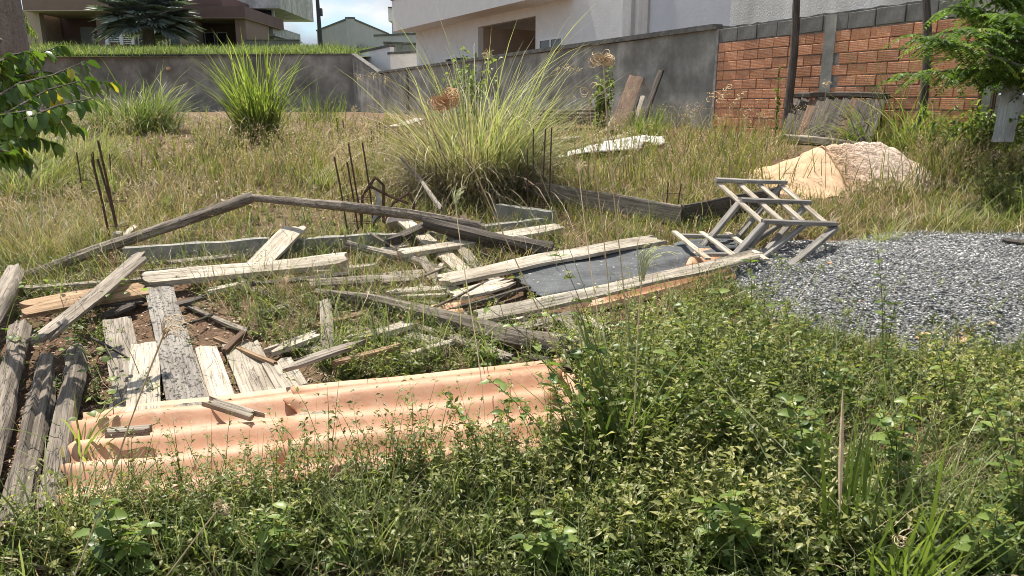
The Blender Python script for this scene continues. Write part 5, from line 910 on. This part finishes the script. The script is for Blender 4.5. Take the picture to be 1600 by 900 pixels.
for pts in FB_:
    Yb = random.uniform(6.2, 7.2); Q = [at(u, v, Yb) - fb for u, v in pts]; MB().tube(Q, [.018, .012, .008, .004], 5).obj('branch', M['bark'], ft)
    for k in range(52):
        t = random.uniform(.05, 1); f = t * (len(Q) - 1.001); i = int(f); p = Q[i].lerp(Q[i + 1], f - i); a = random.uniform(0, 6.28); rl = random.uniform(.18, .34); d0 = np.array([math.cos(a), math.sin(a), random.uniform(-.2, .5)]); n_ = 15
        ts = np.linspace(.1, 1, n_); R_ = np.array(p)[None] + d0[None] * rl * ts[:, None]; R_[:, 2] -= ts ** 2 * rl * .6; sdv = np.cross(d0, [0, 0, 1]); sdv /= np.linalg.norm(sdv); tone = np.full(n_, random.random() * .8)
        for sg_ in (1, -1):
            d = sdv[None] * sg_ + d0[None] * .35 + RS.normal(0, .12, (n_, 3)); d[:, 2] -= .25; leaves(lv, R_, d,   .075 * (1.1 - .5 * ts), .020, tone + U(-.1, .2, n_), .1, .25)
lv.obj('foliage', M['feather'], ft, kind='stuff')
def bush(label, base, n, rx, rz, ll, lw, m='lush', cat='shrub', tone=(.1, .9), nst=9):
    base = Vector(base); o = empty('leafy_shrub', base, label=label, cat=cat); a = MB(); vg = VG()
    for k in range(nst):
        th = random.uniform(0, 6.28); r_ = rx * random.uniform(.1, .9); tip = Vector((r_ * math.cos(th), r_ * math.sin(th) * .7, rz * random.uniform(.5, 1.05))); pts = [Vector((tip.x * .3 * t, tip.y * .3 * t, tip.z * t)).lerp(tip * t, t) for t in [j / 6 for j in range(7)]]; a.tube(pts, [.008 - .001 * j for j in range(7)], 4)
        q = np.array([pts[random.randint(1, 6)] for _ in range(n // nst)]) + RS.normal(0, rx * .10, (n // nst, 3)); d = RS.normal(0, 1, q.shape); leaves(vg, q, d, ll * U(.6, 1.2, len(q)), lw, U(*tone, len(q)), .25, .3)
    a.obj('stems', M['stem'], o); vg.obj('foliage', M[m], o, kind='stuff'); return o
bush('bright leafy sapling against the grey wall left of the leaning boards', gp(938, 207), 420, .28, 1.0, .09, .045, 'bright')
bush('leafy green bush behind the big tussock', gp(725, 205), 420, .9, 1.15, .12, .06, 'lush')
bush('small climbing shoot in front of the bricks', wfoot(1222, .3), 90, .08, .85, .06, .03, 'lush', nst=3)
bush('dark leafed bush with a yellow bloom at the right frame edge', gp(1615, 300), 1000, .42, 1.2, .07, .034, 'glossy')
bush('low green shrub with upturned leaves below the feathery tree', gp(1530, 262), 900, .6, .55, .08, .04, 'lush')
bush('yellowing broad leaved shrub beside the white metal strip', gp(1515, 225), 110, .3, .5, .11, .05, 'bright', tone=(.5, 1))
bush('weedy shrub beyond the gravel at the right edge', gp(1560, 335), 1100, .5, .38, .05, .022, 'herb')
# ---------------------------------------------------------------- palms on the bank
def fanpalm(label, base, H, R_, nf, m, blade=24, down=.5):
    base = Vector(base); o = empty('fan_palm', base, label=label, cat='palm tree'); a = MB(); a.tube([Vector((0, 0, -.5)), Vector((.03, 0, H * .35)), Vector((0, 0, H * .6))], [R_ * .13, R_ * .10, R_ * .085], 10); a.obj('trunk', M['bark'], o); pt = MB(); vg = VG()
    for k in range(nf):
        a_ = k * 2.399; el = 1.35 - 1.9 * (k / nf) ** .9; c = Vector((0, 0, H * .55)); dr = Vector((math.cos(a_) * math.cos(el), math.sin(a_) * math.cos(el), math.sin(el))); L_ = R_ * random.uniform(.5, .62); hub = c + dr * L_; pt.tube([c, c.lerp(hub, .5) + Vector((0, 0, .05)), hub], R_ * .014, 4)
        n_ = blade; s_ = dr.cross(Vector((0, 0, 1))).normalized(); up = s_.cross(dr); an = np.linspace(-2.1, 2.1, n_); d = np.array([dr * math.cos(x) + s_ * math.sin(x) + up * (.25 * abs(math.sin(x))) for x in an]); leaves(vg, np.repeat(np.array(hub)[None], n_, 0), d, R_ * .46 * (1 - .2 * np.abs(an) / 2.1) * U(.9, 1.1, n_), R_ * .085, np.full(n_, random.random()) + U(-.15, .15, n_), .25, .12)
    pt.obj('petioles', M['palm'], o); vg.obj('fronds', M[m], o, kind='stuff'); return o
b = at(233, 72, 45); fanpalm('large blue grey fan palm standing on the bank between the brown houses', (b.x, b.y, bankz(b.x, b.y)), 3.3, 3.1, 64, 'palm')
b = at(38, 80, 42); b.z = float(bankz(b.x, 42)) - .2; o = empty('garden_palm', b, label='yellowing palm and greenery beside the pale trunk at far left', cat='palm tree'); vg = VG()
for k in range(22):
    a_ = random.uniform(0, 6.28); n_ = 26; ts = np.linspace(0, 1, n_); q = np.stack([np.cos(a_) * ts * .75, np.sin(a_) * ts * .75, 1.2 + ts * 1.0 - ts ** 2 * random.uniform(.8, 2.2)], 1); q[:, 2] += random.uniform(-.2, .9); d = RS.normal(0, .5, (n_, 3)) + np.array([0, 0, -.9]); leaves(vg, q, d, .34, .05, np.full(n_, random.random()) * .8 + .1, .2, .3)
vg.obj('fronds', M['bright'], o, kind='stuff'); MB().tube([(0, 0, 0), (0, 0, 1.5)], [.12, .09], 8).obj('trunk', M['bark'], o)
# ---------------------------------------------------------------- small debris
def chip(label, u, v, s_, m, h=.02):
    p = gp(u, v, h); a = MB(); n_ = 7; pts = []
    for k in range(n_): th = 2 * math.pi * k / n_; pts.append((math.cos(th) * s_ * random.uniform(.6, 1.1), math.sin(th) * s_ * random.uniform(.4, .8)))
    a.v = [(x, y, 0) for x, y in pts] + [(x * .9, y * .9, s_ * .22 + random.uniform(0, s_ * .1)) for x, y in pts]; a.f = [tuple(range(n_ - 1, -1, -1)), tuple(range(n_, 2 * n_))] + [(k, (k + 1) % n_, n_ + (k + 1) % n_, n_ + k) for k in range(n_)]
    o = a.obj('debris_chip', m, None, Matrix.Translation(p) @ Matrix.Rotation(random.uniform(-.3, .3), 4, 'X')); return tag(o, label, 'rubble')
chip('white stone chunk in weeds before the gravel', 1253, 508, .035, M['white_sheet'], .04); chip('orange shard on the gravel right of the rack foot', 1293, 443, .022, M['tile'], .13); chip('small orange shard in the gravel front', 1345, 498, .02, M['tile'], .1)
chip('tan shard at the lower gravel edge', 1548, 527, .03, M['tile_old'], .07); chip('pale shard left of the tan shard at the gravel foot', 1444, 535, .035, M['tile_old'], .04); chip('dull red shard in the soil beneath the right weeds', 1500, 645, .02, M['tile'])
